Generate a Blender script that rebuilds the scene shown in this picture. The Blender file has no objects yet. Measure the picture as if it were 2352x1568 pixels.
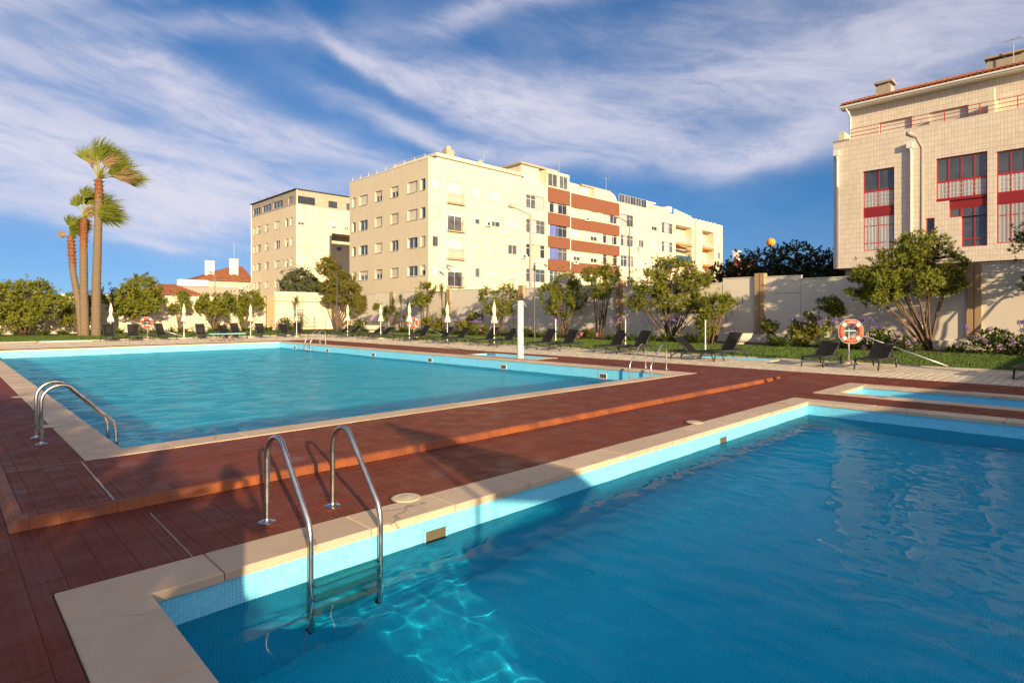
# Pool terrace with apartment blocks, evening sun. World axes: x along the long step, y along the pool sides.
import bpy, bmesh, math, random
from mathutils import Vector, Matrix, noise
R = math.radians
scene = bpy.context.scene
COL = scene.collection
random.seed(7)

# ------------------------------------------------------------------ camera
EYE = 1.65
YAW = 45.5
cam_d = bpy.data.cameras.new('camera')
cam_d.sensor_width = 36.0
cam_d.lens = 36.0 * 1343.0 / 2352.0
cam_d.shift_y = -62.0 / 2352.0
cam_d.clip_start = 0.05
cam_d.clip_end = 3000.0
cam = bpy.data.objects.new('camera', cam_d)
cam.location = (0, 0, EYE)
cam.rotation_euler = (R(90), 0, R(YAW - 90))
COL.objects.link(cam)
scene.camera = cam

# ------------------------------------------------------------------ light
SUN_EL = 13.7
SUN_DIR = Vector((-0.333, -0.943, 0)).normalized()      # horizontal direction towards the sun
world = bpy.data.worlds.new('World')
scene.world = world
world.use_nodes = True
SKY_STRENGTH = 0.118
sun_d = bpy.data.lights.new('sun', 'SUN')
sun_d.energy = 5.0
sun_d.angle = R(0.53)
sun_d.color = (1.0, 0.77, 0.48)
sun = bpy.data.objects.new('sun', sun_d)
to_sun = Vector((SUN_DIR.x * math.cos(R(SUN_EL)), SUN_DIR.y * math.cos(R(SUN_EL)), math.sin(R(SUN_EL))))
sun.rotation_euler = to_sun.to_track_quat('Z', 'Y').to_euler()
sun.location = (0, -20, 30)
COL.objects.link(sun)
scene.view_settings.view_transform = 'Standard'
scene.view_settings.look = 'None'
scene.view_settings.gamma = 1.0
scene.view_settings.use_curve_mapping = False
scene.view_settings.exposure = 0.76
cy = scene.cycles
cy.use_denoising = True
cy.use_adaptive_sampling = True
cy.adaptive_threshold = 0.02
cy.max_bounces = 10
cy.diffuse_bounces = 3
cy.glossy_bounces = 4
cy.transmission_bounces = 6
cy.transparent_max_bounces = 12
cy.sample_clamp_indirect = 6.0
cy.caustics_refractive = True
cy.caustics_reflective = False
cy.blur_glossy = 0.5
sun_d.cycles.is_caustics_light = True

# ------------------------------------------------------------------ node helpers
class G:
    """Small expression builder for a node tree."""
    def __init__(s, nt): s.nt = nt
    def n(s, t, **kw):
        nd = s.nt.nodes.new(t)
        for k, v in kw.items(): setattr(nd, k, v)
        return nd
    def put(s, sock, v):
        if isinstance(v, bpy.types.NodeSocket): s.nt.links.new(v, sock)
        elif v is not None: sock.default_value = v
    def m(s, op, a, b=None, c=None, clamp=False):
        nd = s.n('ShaderNodeMath', operation=op, use_clamp=clamp)
        s.put(nd.inputs[0], a)
        if b is not None: s.put(nd.inputs[1], b)
        if c is not None: s.put(nd.inputs[2], c)
        return nd.outputs[0]
    def v(s, op, a, b=None):
        nd = s.n('ShaderNodeVectorMath', operation=op)
        s.put(nd.inputs[0], a)
        if b is not None: s.put(nd.inputs[3 if op == 'SCALE' else 1], b)
        return nd.outputs['Value'] if op in ('DOT_PRODUCT', 'LENGTH', 'DISTANCE') else nd.outputs[0]
    def xyz(s, a):
        nd = s.n('ShaderNodeSeparateXYZ'); s.put(nd.inputs[0], a); return nd.outputs
    def comb(s, x, y, z=0.0):
        nd = s.n('ShaderNodeCombineXYZ')
        for i, q in enumerate((x, y, z)): s.put(nd.inputs[i], q)
        return nd.outputs[0]
    def noise(s, vec, scale, detail=4, rough=0.55, dist=0.0):
        nd = s.n('ShaderNodeTexNoise')
        s.put(nd.inputs['Vector'], vec); nd.inputs['Scale'].default_value = scale
        nd.inputs['Detail'].default_value = detail; nd.inputs['Roughness'].default_value = rough
        nd.inputs['Distortion'].default_value = dist
        return nd.outputs['Fac']
    def ramp(s, f, stops, interp='LINEAR'):
        nd = s.n('ShaderNodeValToRGB'); nd.color_ramp.interpolation = interp
        cr = nd.color_ramp
        while len(cr.elements) < len(stops): cr.elements.new(0.5)
        for e, (p, c) in zip(cr.elements, stops):
            e.position = p
            e.color = (c, c, c, 1) if isinstance(c, (int, float)) else (*c, 1)
        s.put(nd.inputs[0], f)
        return nd.outputs[0]
    def smooth(s, f, a, b, lo=0.0, hi=1.0):
        nd = s.n('ShaderNodeMapRange', interpolation_type='SMOOTHSTEP')
        s.put(nd.inputs[0], f); nd.inputs[1].default_value = a; nd.inputs[2].default_value = b
        nd.inputs[3].default_value = lo; nd.inputs[4].default_value = hi
        return nd.outputs[0]
    def mix(s, f, a, b, blend='MIX'):
        nd = s.n('ShaderNodeMix', data_type='RGBA', blend_type=blend)
        s.put(nd.inputs[0], f)
        for i, q in ((6, a), (7, b)):
            if isinstance(q, tuple) and len(q) == 3: q = (*q, 1)
            s.put(nd.inputs[i], q)
        return nd.outputs[2]
    def bump(s, h, strength=0.5, dist=0.01, normal=None):
        nd = s.n('ShaderNodeBump'); s.put(nd.inputs['Height'], h)
        nd.inputs['Strength'].default_value = strength; nd.inputs['Distance'].default_value = dist
        if normal is not None: s.put(nd.inputs['Normal'], normal)
        return nd.outputs[0]

# ------------------------------------------------------------------ sky with cirrus
def build_sky():
    nt = world.node_tree; nt.nodes.clear(); g = G(nt)
    out = g.n('ShaderNodeOutputWorld'); bg = g.n('ShaderNodeBackground')
    nt.links.new(bg.outputs[0], out.inputs[0])
    bg.inputs[1].default_value = SKY_STRENGTH
    sky = g.n('ShaderNodeTexSky', sky_type='NISHITA', sun_disc=False)
    sky.sun_elevation = R(SUN_EL)
    sky.sun_rotation = math.atan2(SUN_DIR.x, SUN_DIR.y)
    sky.air_density = 1.0; sky.dust_density = 1.2; sky.ozone_density = 1.6
    d = g.n('ShaderNodeTexCoord').outputs['Generated']
    x, y, z = g.xyz(d)
    nt.links.new(g.v('NORMALIZE', g.comb(x, y, g.m('ADD', g.m('MAXIMUM', z, 0.0), 0.14))), sky.inputs['Vector'])
    f = (math.cos(R(YAW)), math.sin(R(YAW)))
    fw = g.m('ADD', g.m('MULTIPLY', x, f[0]), g.m('MULTIPLY', y, f[1]))
    rt = g.m('SUBTRACT', g.m('MULTIPLY', x, f[1]), g.m('MULTIPLY', y, f[0]))
    az = g.m('ARCTAN2', rt, fw)
    el = g.m('ARCSINE', z)
    # warped coordinates
    dz = g.m('MAXIMUM', g.m('ADD', z, 0.14), 0.05)
    pl = g.comb(g.m('DIVIDE', rt, dz), g.m('DIVIDE', fw, dz), 0.0)
    nz = g.n('ShaderNodeTexNoise'); g.put(nz.inputs['Vector'], g.v('SCALE', d, 3.2))
    nz.inputs['Scale'].default_value = 1.0; nz.inputs['Detail'].default_value = 5
    wn = g.xyz(g.v('SUBTRACT', nz.outputs['Color'], (0.5, 0.5, 0.5)))
    azw = g.m('ADD', az, g.m('MULTIPLY', wn[0], 0.22))
    elw = g.m('ADD', el, g.m('MULTIPLY', wn[1], 0.12))
    def stroke(px, py, ang, la, lb, s):
        a0 = math.atan((px - 1176) / 1343.); e0 = math.atan((722 - py) / 1343. * math.cos(a0))
        ca, sa = math.cos(R(ang)), math.sin(R(ang))
        da = g.m('SUBTRACT', azw, a0); de = g.m('SUBTRACT', elw, e0)
        p = g.m('ADD', g.m('MULTIPLY', da, ca / la), g.m('MULTIPLY', de, sa / la))
        q = g.m('ADD', g.m('MULTIPLY', da, -sa / lb), g.m('MULTIPLY', de, ca / lb))
        r2 = g.m('ADD', g.m('MULTIPLY', p, p), g.m('MULTIPLY', q, q))
        return g.m('MULTIPLY', g.m('EXPONENT', g.m('MULTIPLY', r2, -1.0)), s)
    strokes = [  # photo position, tilt, half length, half width, strength
        (30, 345, -7, .32, .072, 1.25), (300, 395, -12, .24, .048, 1.1), (560, 440, -7, .20, .034, .7), (40, 125, -14, .14, .036, .8),
        (340, 215, -32, .12, .020, .6), (560, 300, -19, .20, .028, .95), (750, 350, -14, .18, .026, .7), (450, 80, 12, .18, .020, .55), (110, 30, 22, .13, .014, .8),
        (840, 150, -24, .10, .012, 1.1), (980, 180, -15, .15, .024, 1.0), (1170, 250, -21, .16, .038, 1.2), (1370, 300, -10, .20, .030, .8), (930, 292, -14, .16, .018, .7), (1130, 345, -8, .18, .016, .75),
        (1650, 352, -2, .20, .024, .8), (1830, 300, 13, .18, .028, .8), (1500, 190, 2, .24, .030, .4), (1800, 170, 6, .28, .060, .6), (2150, 95, 4, .28, .075, .7), (1180, 15, 10, .20, .022, .8), (1600, 50, 4, .30, .040, .42),
        (350, 535, -2, .09, .008, .6), (110, 470, 2, .22, .020, .6),
    ]
    acc = None
    for s_ in strokes:
        t = stroke(*s_); acc = t if acc is None else g.m('ADD', acc, t)
    # streaky texture along the wind
    ws = g.v('SCALE', g.comb(g.m('ADD', g.m('MULTIPLY', az, 2.2), g.m('MULTIPLY', el, -3.0)),
                             g.m('ADD', g.m('MULTIPLY', el, 10.0), g.m('MULTIPLY', az, 2.6)), wn[2]), 1.0)
    st = g.noise(ws, 1.5, 8, 0.66, 1.1)
    st2 = g.noise(g.v('ADD', g.v('SCALE', ws, 2.6), (3.1, 7.7, 0.0)), 1.5, 6, 0.65, 0.8)
    st = g.m('ADD', g.m('MULTIPLY', g.smooth(st, 0.36, 0.66), 0.85), g.m('MULTIPLY', g.smooth(st2, 0.36, 0.70), 0.45))
    fine = g.noise(g.v('SCALE', pl, 1.0), 1.4, 6, 0.6, 0.4)
    base = g.m('MULTIPLY', g.smooth(fine, 0.36, 0.70), g.smooth(el, 0.0, 0.4))       # thin cirrus all round the sky
    infr = g.m('MULTIPLY', g.smooth(fw, 0.0, 0.65), 0.8)
    base = g.m('MULTIPLY', base, g.m('SUBTRACT', 1.0, infr))
    core = g.m('MULTIPLY', g.m('POWER', g.m('MAXIMUM', acc, 0.0), 1.25), g.m('ADD', g.m('MULTIPLY', st, 0.95), 0.10))
    veil = g.m('MULTIPLY', g.m('MINIMUM', acc, 1.2), 0.42)
    thick = g.m('ADD', g.m('ADD', core, veil), g.m('MULTIPLY', base, 0.9))
    dens = g.m('MULTIPLY', g.m('SUBTRACT', 1.0, g.m('EXPONENT', g.m('MULTIPLY', thick, -0.82))), 0.95)
    hs = g.n('ShaderNodeHueSaturation'); hs.inputs['Saturation'].default_value = SKY_SAT; hs.inputs['Value'].default_value = SKY_VAL
    nt.links.new(sky.outputs[0], hs.inputs['Color'])
    skyc = g.mix(1.0, hs.outputs[0], SKY_TINT, 'MULTIPLY')
    # thin cloud scatters forward: brighter and warmer towards the sun
    cs = g.v('DOT_PRODUCT', d, tuple(to_sun))
    cloud = g.mix(g.smooth(cs, -0.35, 1.0), CLOUD, CLOUD_SUN)
    col = g.mix(dens, skyc, cloud)
    nt.links.new(col, bg.inputs[0])
SKY_TINT = (1.0, 0.84, 0.97)
SKY_SAT, SKY_VAL = 1.50, 0.78
CLOUD = (3.9, 3.75, 4.3)
CLOUD_SUN = (14.5, 11.6, 8.4)
build_sky()

# ------------------------------------------------------------------ materials
MATS = {}
def mat(name, color, rough=0.6, var=0.12, vscale=2.0, metal=0.0, bump=0.0, bscale=40.0, spec=0.4, coat=0.0, col2=None, c2scale=1.0, c2=(0.5, 0.7), sss=0.0, trans=0.0, objvar=0.0):
    if name in MATS: return MATS[name]
    m = bpy.data.materials.new(name); m.use_nodes = True
    nt = m.node_tree; g = G(nt); b = nt.nodes['Principled BSDF']
    co = g.n('ShaderNodeTexCoord').outputs['Object']
    geo = g.n('ShaderNodeNewGeometry').outputs['Position']
    c = (*color, 1)
    lo = tuple(max(0, q * (1 - var)) for q in color); hi = tuple(q * (1 + var) for q in color)
    cc = g.mix(g.noise(geo, vscale, 5, 0.6), lo, hi)
    if col2: cc = g.mix(g.ramp(g.noise(geo, c2scale, 6, 0.65), [(c2[0], 0.0), (c2[1], 1.0)]), cc, col2)
    if objvar:
        rnd = g.n('ShaderNodeObjectInfo').outputs['Random']
        k = g.m('ADD', g.m('MULTIPLY', rnd, objvar), 1.0 - objvar / 2)
        cc = g.mix(1.0, cc, g.comb(k, k, k), 'MULTIPLY')
    nt.links.new(cc, b.inputs['Base Color'])
    b.inputs['Roughness'].default_value = rough
    b.inputs['Metallic'].default_value = metal
    b.inputs['Specular IOR Level'].default_value = spec
    if coat: b.inputs['Coat Weight'].default_value = coat
    if bump: nt.links.new(g.bump(g.noise(geo, bscale, 4, 0.6), bump, 0.01), b.inputs['Normal'])
    MATS[name] = m
    return m

def tag(o, label=None, cat=None, group=None, kind=None):
    if label: o['label'] = label
    if cat: o['category'] = cat
    if group: o['group'] = group
    if kind: o['kind'] = kind
    return o

def empty(name, loc=(0, 0, 0), rz=0.0):
    o = bpy.data.objects.new(name, None); COL.objects.link(o)
    o.location = loc; o.rotation_euler = (0, 0, rz); o.empty_display_size = 0.2
    return o

def thing(name, label, cat, loc=(0, 0, 0), rz=0.0, group=None):
    return tag(empty(name, loc, rz), label, cat, group)

class MB:
    """Collects geometry for one mesh object."""
    def __init__(s): s.v = []; s.f = []; s.mi = []; s.cur = 0
    def add(s, vs, fs):
        o = len(s.v); s.v += [tuple(q) for q in vs]
        s.f += [tuple(i + o for i in f) for f in fs]; s.mi += [s.cur] * len(fs)
        return s
    def box(s, a, b, M=None):
        (x0, y0, z0), (x1, y1, z1) = a, b
        vs = [(x0, y0, z0), (x1, y0, z0), (x1, y1, z0), (x0, y1, z0), (x0, y0, z1), (x1, y0, z1), (x1, y1, z1), (x0, y1, z1)]
        if M: vs = [M @ Vector(q) for q in vs]
        return s.add(vs, [(0, 3, 2, 1), (4, 5, 6, 7), (0, 1, 5, 4), (1, 2, 6, 5), (2, 3, 7, 6), (3, 0, 4, 7)])
    def bbox(s, a, b, r=0.01, M=None):
        """box with chamfered top edges"""
        (x0, y0, z0), (x1, y1, z1) = a, b
        vs = [(x0, y0, z0), (x1, y0, z0), (x1, y1, z0), (x0, y1, z0), (x0, y0, z1 - r), (x1, y0, z1 - r), (x1, y1, z1 - r), (x0, y1, z1 - r),
              (x0 + r, y0 + r, z1), (x1 - r, y0 + r, z1), (x1 - r, y1 - r, z1), (x0 + r, y1 - r, z1)]
        if M: vs = [M @ Vector(q) for q in vs]
        return s.add(vs, [(0, 3, 2, 1), (8, 9, 10, 11)] + [(i, (i + 1) % 4, (i + 1) % 4 + 4, i + 4) for i in range(4)] + [(i + 4, (i + 1) % 4 + 4, (i + 1) % 4 + 8, i + 8) for i in range(4)])
    def quad(s, a, b, c, d): return s.add([a, b, c, d], [(0, 1, 2, 3)])
    def tube(s, pts, r, n=8, caps=True):
        pts = [Vector(p) for p in pts]
        rs = r if isinstance(r, (list, tuple)) else [r] * len(pts)
        o = []; up = None
        for i, p in enumerate(pts):
            t = (pts[min(i + 1, len(pts) - 1)] - pts[max(i - 1, 0)])
            t = t.normalized() if t.length > 1e-9 else Vector((0, 0, 1))
            if up is None:
                up = Vector((0, 0, 1)) if abs(t.z) < 0.9 else Vector((1, 0, 0))
            a = up - t * up.dot(t)
            if a.length < 1e-6: a = Vector((0, 1, 0)) - t * t.y
            a.normalize(); b = t.cross(a); up = a
            for k in range(n):
                th = 2 * math.pi * k / n
                o.append(p + (a * math.cos(th) + b * math.sin(th)) * rs[i])
        m = len(pts)
        fs = [(i * n + k, i * n + (k + 1) % n, (i + 1) * n + (k + 1) % n, (i + 1) * n + k) for i in range(m - 1) for k in range(n)]
        if caps: fs += [tuple(range(n - 1, -1, -1)), tuple((m - 1) * n + k for k in range(n))]
        return s.add(o, fs)
    def lathe(s, prof, n=20, c=(0, 0, 0), wob=None):
        o = []
        for r, z in prof:
            for k in range(n):
                th = 2 * math.pi * k / n
                q = r * (wob(th, z) if wob else 1.0)
                o.append((c[0] + q * math.cos(th), c[1] + q * math.sin(th), c[2] + z))
        m = len(prof)
        fs = [(i * n + k, i * n + (k + 1) % n, (i + 1) * n + (k + 1) % n, (i + 1) * n + k) for i in range(m - 1) for k in range(n)]
        if prof[0][0] > 1e-5: fs.append(tuple(range(n - 1, -1, -1)))
        if prof[-1][0] > 1e-5: fs.append(tuple((m - 1) * n + k for k in range(n)))
        return s.add(o, fs)
    def prism(s, poly, axis, a, b):
        """poly of 2d points swept along axis 0/1/2 from a to b"""
        def P(q, t):
            q = list(q); q.insert(axis, t); return tuple(q)
        n = len(poly); vs = [P(q, a) for q in poly] + [P(q, b) for q in poly]
        return s.add(vs, [tuple(range(n))[::-1], tuple(range(n, 2 * n))] + [(i, (i + 1) % n, n + (i + 1) % n, n + i) for i in range(n)])
    def mesh(s, name, mats, smooth=False):
        me = bpy.data.meshes.new(name); me.from_pydata(s.v, [], s.f)
        for m in (mats if isinstance(mats, (list, tuple)) else [mats]): me.materials.append(m)
        if any(s.mi): me.polygons.foreach_set('material_index', s.mi)
        if smooth: me.polygons.foreach_set('use_smooth', [True] * len(me.polygons))
        me.update(); return me
    def build(s, name, mats, parent=None, smooth=False, fix=True, auto=None):
        me = s.mesh(name, mats, smooth)
        if fix:
            bm = bmesh.new(); bm.from_mesh(me); bmesh.ops.recalc_face_normals(bm, faces=bm.faces); bm.to_mesh(me); bm.free()
        if auto is not None:
            me.polygons.foreach_set('use_smooth', [True] * len(me.polygons)); me.set_sharp_from_angle(angle=R(auto))
        return link(name, me, parent)

def link(name, me, parent=None, loc=None, rz=None):
    o = bpy.data.objects.new(name, me); COL.objects.link(o)
    if parent: o.parent = parent
    if loc: o.location = loc
    if rz: o.rotation_euler = (0, 0, rz)
    return o

def copy_tree(o, parent=None):
    kids = list(o.children)
    c = o.copy(); COL.objects.link(c); c.parent = parent
    for ch in kids:
        copy_tree(ch, c)
    return c

def arc(c, r, a0, a1, n, ax, ay):
    c, ax, ay = Vector(c), Vector(ax), Vector(ay)
    return [c + ax * (r * math.cos(R(a0 + (a1 - a0) * i / n))) + ay * (r * math.sin(R(a0 + (a1 - a0) * i / n))) for i in range(n + 1)]

def project(p):
    """photo position (2352 wide) of a world point; used only to rank which pieces show largest"""
    sa, ca = math.sin(R(YAW)), math.cos(R(YAW))
    X = p[0] * sa - p[1] * ca; Y = p[0] * ca + p[1] * sa
    if Y < 0.3: return None
    return 1176 + 1343 * X / Y, 722 + 1343 * (EYE - p[2]) / Y, Y

# ------------------------------------------------------------------ ground, pools, decks
LOW = -0.08
BIG = (1.6, 14.85, 8.5, 35.3)          # inner edges of the basins: x0, x1, y0, y1
NEAR = (0.92, 12.28, -3.6, 4.15)
TOD = (14.2, 16.0, -3.0, 4.15)
CW = 0.41                               # coping width

def tile_material():
    m = bpy.data.materials.new('red_clay_tile'); m.use_nodes = True
    nt = m.node_tree; g = G(nt); b = nt.nodes['Principled BSDF']
    P = g.n('ShaderNodeNewGeometry').outputs['Position']
    x, y, z = g.xyz(P)
    cx = g.m('FLOOR', g.m('DIVIDE', x, 0.2)); cyy = g.m('FLOOR', g.m('DIVIDE', y, 0.2))
    wn = g.n('ShaderNodeTexWhiteNoise', noise_dimensions='2D'); g.put(wn.inputs['Vector'], g.comb(cx, cyy))
    k = wn.outputs['Value']
    col = g.mix(k, (0.20, 0.046, 0.021), (0.235, 0.060, 0.028))
    col = g.mix(g.smooth(k, 0.965, 0.98), col, (0.21, 0.11, 0.10))
    big = g.noise(P, 0.9, 6, 0.65)
    col = g.mix(g.smooth(big, 0.52, 0.78), col, (0.215, 0.080, 0.048))
    col = g.mix(g.smooth(g.noise(P, 7.0, 6, 0.7), 0.60, 0.80, 0, 0.55), col, (0.29, 0.17, 0.13))      # scuffed, chalky wear
    col = g.mix(g.smooth(g.noise(P, 2.3, 5, 0.6), 0.55, 0.75, 0, 0.4), col, (0.17, 0.05, 0.035))
    col = g.mix(g.smooth(g.noise(P, 60.0, 2, 0.5), 0.74, 0.80, 0, 0.7), col, (0.45, 0.36, 0.33))
    # lozenge tread: columns 5 cm apart, bars 2.2 cm apart
    sx = g.m('SINE', g.m('MULTIPLY', x, 2 * math.pi / 0.05))
    sy = g.m('SINE', g.m('MULTIPLY', y, 2 * math.pi / 0.024))
    h = g.m('MULTIPLY', g.m('MAXIMUM', g.m('ADD', sx, 0.35), 0.0), g.m('MAXIMUM', sy, 0.0))
    col = g.mix(g.m('MULTIPLY', g.smooth(h, 0.0, 0.5, 0.60, 0.0), g.smooth(g.noise(P, 1.7, 4), 0.3, 0.6, 0.5, 1.0)), col, (0.11, 0.036, 0.028))   # groove dirt that also paints relief shade between the treads
    nt.links.new(col, b.inputs['Base Color'])
    h = g.m('ADD', h, g.m('MULTIPLY', g.noise(P, 90.0, 3, 0.6), 0.5))
    nt.links.new(g.bump(h, 1.0, 0.007), b.inputs['Normal'])
    nt.links.new(g.smooth(g.noise(P, 3.0, 4, 0.6), 0.3, 0.7, 0.42, 0.62), b.inputs['Roughness'])
    b.inputs['Specular IOR Level'].default_value = 0.08
    return m
M_TILE = tile_material()
M_GROUT = mat('tile_bed_mortar', (0.12, 0.045, 0.03), 0.9, 0.3, 5.0)
M_STEP = mat('glazed_orange_step_tile', (0.25, 0.068, 0.015), 0.55, 0.25, 3.0, col2=(0.17, 0.05, 0.022), c2scale=2.2, c2=(0.45, 0.62), objvar=0.3, bump=0.1, bscale=60)

def stone_material():
    m = bpy.data.materials.new('cream_limestone'); m.use_nodes = True
    nt = m.node_tree; g = G(nt); b = nt.nodes['Principled BSDF']
    P = g.n('ShaderNodeNewGeometry').outputs['Position']
    rnd = g.n('ShaderNodeObjectInfo').outputs['Random']
    col = g.mix(rnd, (0.52, 0.40, 0.28), (0.62, 0.49, 0.345))
    col = g.mix(g.smooth(g.noise(P, 3.2, 6, 0.65, 0.6), 0.42, 0.72, 0, 0.6), col, (0.45, 0.34, 0.235))
    col = g.mix(g.smooth(g.noise(P, 16.0, 5, 0.7), 0.60, 0.78, 0, 0.5), col, (0.36, 0.28, 0.20))
    col = g.mix(g.smooth(g.noise(P, 48.0, 3, 0.6), 0.70, 0.80, 0, 0.6), col, (0.22, 0.18, 0.14))
    # yellow damp stains down the pool side
    z = g.xyz(P)[2]
    col = g.mix(g.m('MULTIPLY', g.smooth(g.noise(P, 2.0, 5, 0.7), 0.5, 0.68), 0.35), col, (0.62, 0.36, 0.12))
    # hairline cracks
    vo = g.n('ShaderNodeTexVoronoi', feature='DISTANCE_TO_EDGE'); vo.inputs['Scale'].default_value = 0.9
    g.put(vo.inputs['Vector'], g.v('ADD', P, g.v('SCALE', g.comb(g.noise(P, 5.0, 4), g.noise(P, 5.7, 4)), 0.35)))
    crack = g.m('MULTIPLY', g.smooth(vo.outputs['Distance'], 0.004, 0.012, 1, 0), g.smooth(g.noise(P, 1.1, 3), 0.52, 0.6))
    col = g.mix(g.m('MULTIPLY', crack, 0.75), col, (0.20, 0.15, 0.10))
    nt.links.new(col, b.inputs['Base Color'])
    b.inputs['Roughness'].default_value = 0.68; b.inputs['Specular IOR Level'].default_value = 0.3
    nt.links.new(g.bump(g.noise(P, 55.0, 5, 0.7), 0.22, 0.006), b.inputs['Normal'])
    return m
M_STONE = stone_material()

def mosaic_material():
    m = bpy.data.materials.new('blue_pool_mosaic'); m.use_nodes = True
    nt = m.node_tree; g = G(nt); b = nt.nodes['Principled BSDF']
    geo = g.n('ShaderNodeNewGeometry'); P = geo.outputs['Position']
    x, y, z = g.xyz(P); nx, ny, nz = g.xyz(geo.outputs['Normal'])
    s = 0.025
    # tile coordinates on whichever plane the face lies in
    ax = g.m('ABSOLUTE', nx); isx = g.m('GREATER_THAN', ax, 0.5); isz = g.m('GREATER_THAN', g.m('ABSOLUTE', nz), 0.5)
    a = g.m('ADD', g.m('MULTIPLY', isx, y), g.m('MULTIPLY', g.m('SUBTRACT', 1.0, isx), x))
    c = g.m('ADD', g.m('MULTIPLY', isz, y), g.m('MULTIPLY', g.m('SUBTRACT', 1.0, isz), z))
    def edge(q):
        f = g.m('FRACT', g.m('DIVIDE', q, s)); return g.m('MINIMUM', f, g.m('SUBTRACT', 1.0, f))
    e = g.m('MINIMUM', edge(a), edge(c))
    grout = g.smooth(e, 0.03, 0.07, 1, 0)
    wn = g.n('ShaderNodeTexWhiteNoise', noise_dimensions='2D')
    g.put(wn.inputs['Vector'], g.comb(g.m('FLOOR', g.m('DIVIDE', a, s)), g.m('FLOOR', g.m('DIVIDE', c, s))))
    col = g.mix(wn.outputs['Value'], (0.19, 0.68, 0.92), (0.25, 0.76, 0.96))
    col = g.mix(g.m('MULTIPLY', grout, g.smooth(g.noise(P, 2.0, 3), 0.35, 0.6, 0.25, 0.8)), col, (0.12, 0.38, 0.52))
    # a faint scum line just above the water
    col = g.mix(g.m('MULTIPLY', g.smooth(g.m('ABSOLUTE', g.m('ADD', z, 0.345)), 0.0, 0.03, 0.5, 0), g.smooth(g.noise(P, 9.0, 5, 0.7), 0.5, 0.65)), col, (0.16, 0.30, 0.24))
    nt.links.new(col, b.inputs['Base Color'])
    b.inputs['Roughness'].default_value = 0.25
    nt.links.new(g.bump(g.m('SUBTRACT', 1.0, grout), 0.4, 0.002), b.inputs['Normal'])
    return m
M_MOSAIC = mosaic_material()

def water_material(name, tint, refl, bump):
    m = bpy.data.materials.new(name); m.use_nodes = True
    nt = m.node_tree; nt.nodes.clear(); g = G(nt)
    out = g.n('ShaderNodeOutputMaterial')
    rf = g.n('ShaderNodeBsdfRefraction'); rf.inputs['IOR'].default_value = 1.333; rf.inputs['Roughness'].default_value = 0.0
    rf.inputs['Color'].default_value = (*tint, 1)
    gs = g.n('ShaderNodeBsdfGlossy'); gs.inputs['Roughness'].default_value = 0.0
    lw = g.n('ShaderNodeLayerWeight'); lw.inputs['Blend'].default_value = 0.5
    mx = g.n('ShaderNodeMixShader')
    nt.links.new(g.m('MULTIPLY_ADD', g.m('POWER', lw.outputs['Facing'], 5.0), refl, 0.012), mx.inputs[0])
    nt.links.new(rf.outputs[0], mx.inputs[1]); nt.links.new(gs.outputs[0], mx.inputs[2]); nt.links.new(mx.outputs[0], out.inputs[0])
    if bump:
        P = g.n('ShaderNodeNewGeometry').outputs['Position']
        h = g.m('ADD', g.noise(P, 2.6, 5, 0.6, 0.6), g.m('MULTIPLY', g.noise(P, 9.0, 3, 0.6, 0.4), 0.35))
        nb = g.bump(h, 1.0, bump)
        for q in (rf, gs, lw): nt.links.new(nb, q.inputs['Normal'])
    return m

# ground sheet with openings where the basins are
def sheet_with_holes(rects_holes, x0, x1, y0, y1, z):
    xs = sorted({x0, x1, *[h[0] for h in rects_holes], *[h[1] for h in rects_holes]})
    ys = sorted({y0, y1, *[h[2] for h in rects_holes], *[h[3] for h in rects_holes]})
    mb = MB()
    for i in range(len(xs) - 1):
        for j in range(len(ys) - 1):
            cx, cyc = (xs[i] + xs[i + 1]) / 2, (ys[j] + ys[j + 1]) / 2
            if any(h[0] < cx < h[1] and h[2] < cyc < h[3] for h in rects_holes): continue
            mb.quad((xs[i], ys[j], z), (xs[i + 1], ys[j], z), (xs[i + 1], ys[j + 1], z), (xs[i], ys[j + 1], z))
    return mb
M_EARTH = mat('dry_earth', (0.16, 0.12, 0.08), 0.95, 0.3, 1.0)
def grow(b, d): return (b[0] - d, b[1] + d, b[2] - d, b[3] + d)
SHOW = (15.55, 16.7, 14.6, 18.4)        # small shower basin
FB1 = (20.35, 21.45, 8.1, 10.9)         # foot bath by the right-hand loungers
FB2 = (4.2, 6.8, 43.7, 44.75)           # foot bath on the far side
HOLES = [grow(b, 0.12) for b in (BIG, NEAR, TOD)] + [SHOW, FB1, FB2]
gr = sheet_with_holes(HOLES, -900, 900, -900, 900, -0.15).build('ground', M_EARTH); tag(gr, kind='structure')

def basin(name, b, depth, top, label=None):
    x0, x1, y0, y1 = b; mb = MB()
    zb = -depth
    t = 0.12
    for (a, c) in (((x0, y0), (x1, y0)), ((x1, y0), (x1, y1)), ((x1, y1), (x0, y1)), ((x0, y1), (x0, y0))):
        mb.quad((*a, zb), (*c, zb), (*c, top), (*a, top))
    mb.quad((x0, y0, zb), (x0, y1, zb), (x1, y1, zb), (x1, y0, zb))
    bm_o = mb.build(name, M_MOSAIC, fix=False)
    # faces must look inwards
    bm = bmesh.new(); bm.from_mesh(bm_o.data)
    c = Vector(((x0 + x1) / 2, (y0 + y1) / 2, top))
    for f in bm.faces:
        if f.normal.dot(c - f.calc_center_median()) < 0: f.normal_flip()
    bm.to_mesh(bm_o.data); bm.free()
    tag(bm_o, kind='structure'); return bm_o
B_BIG = basin('swimming_pool_basin', BIG, 1.40, -0.05)
B_NEAR = basin('childrens_pool_basin', NEAR, 1.45, LOW - 0.05)
B_TOD = basin('toddler_pool_basin', TOD, 0.75, LOW - 0.05)
for o in (B_BIG, B_NEAR, B_TOD): o.cycles.is_caustics_receiver = True

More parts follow.
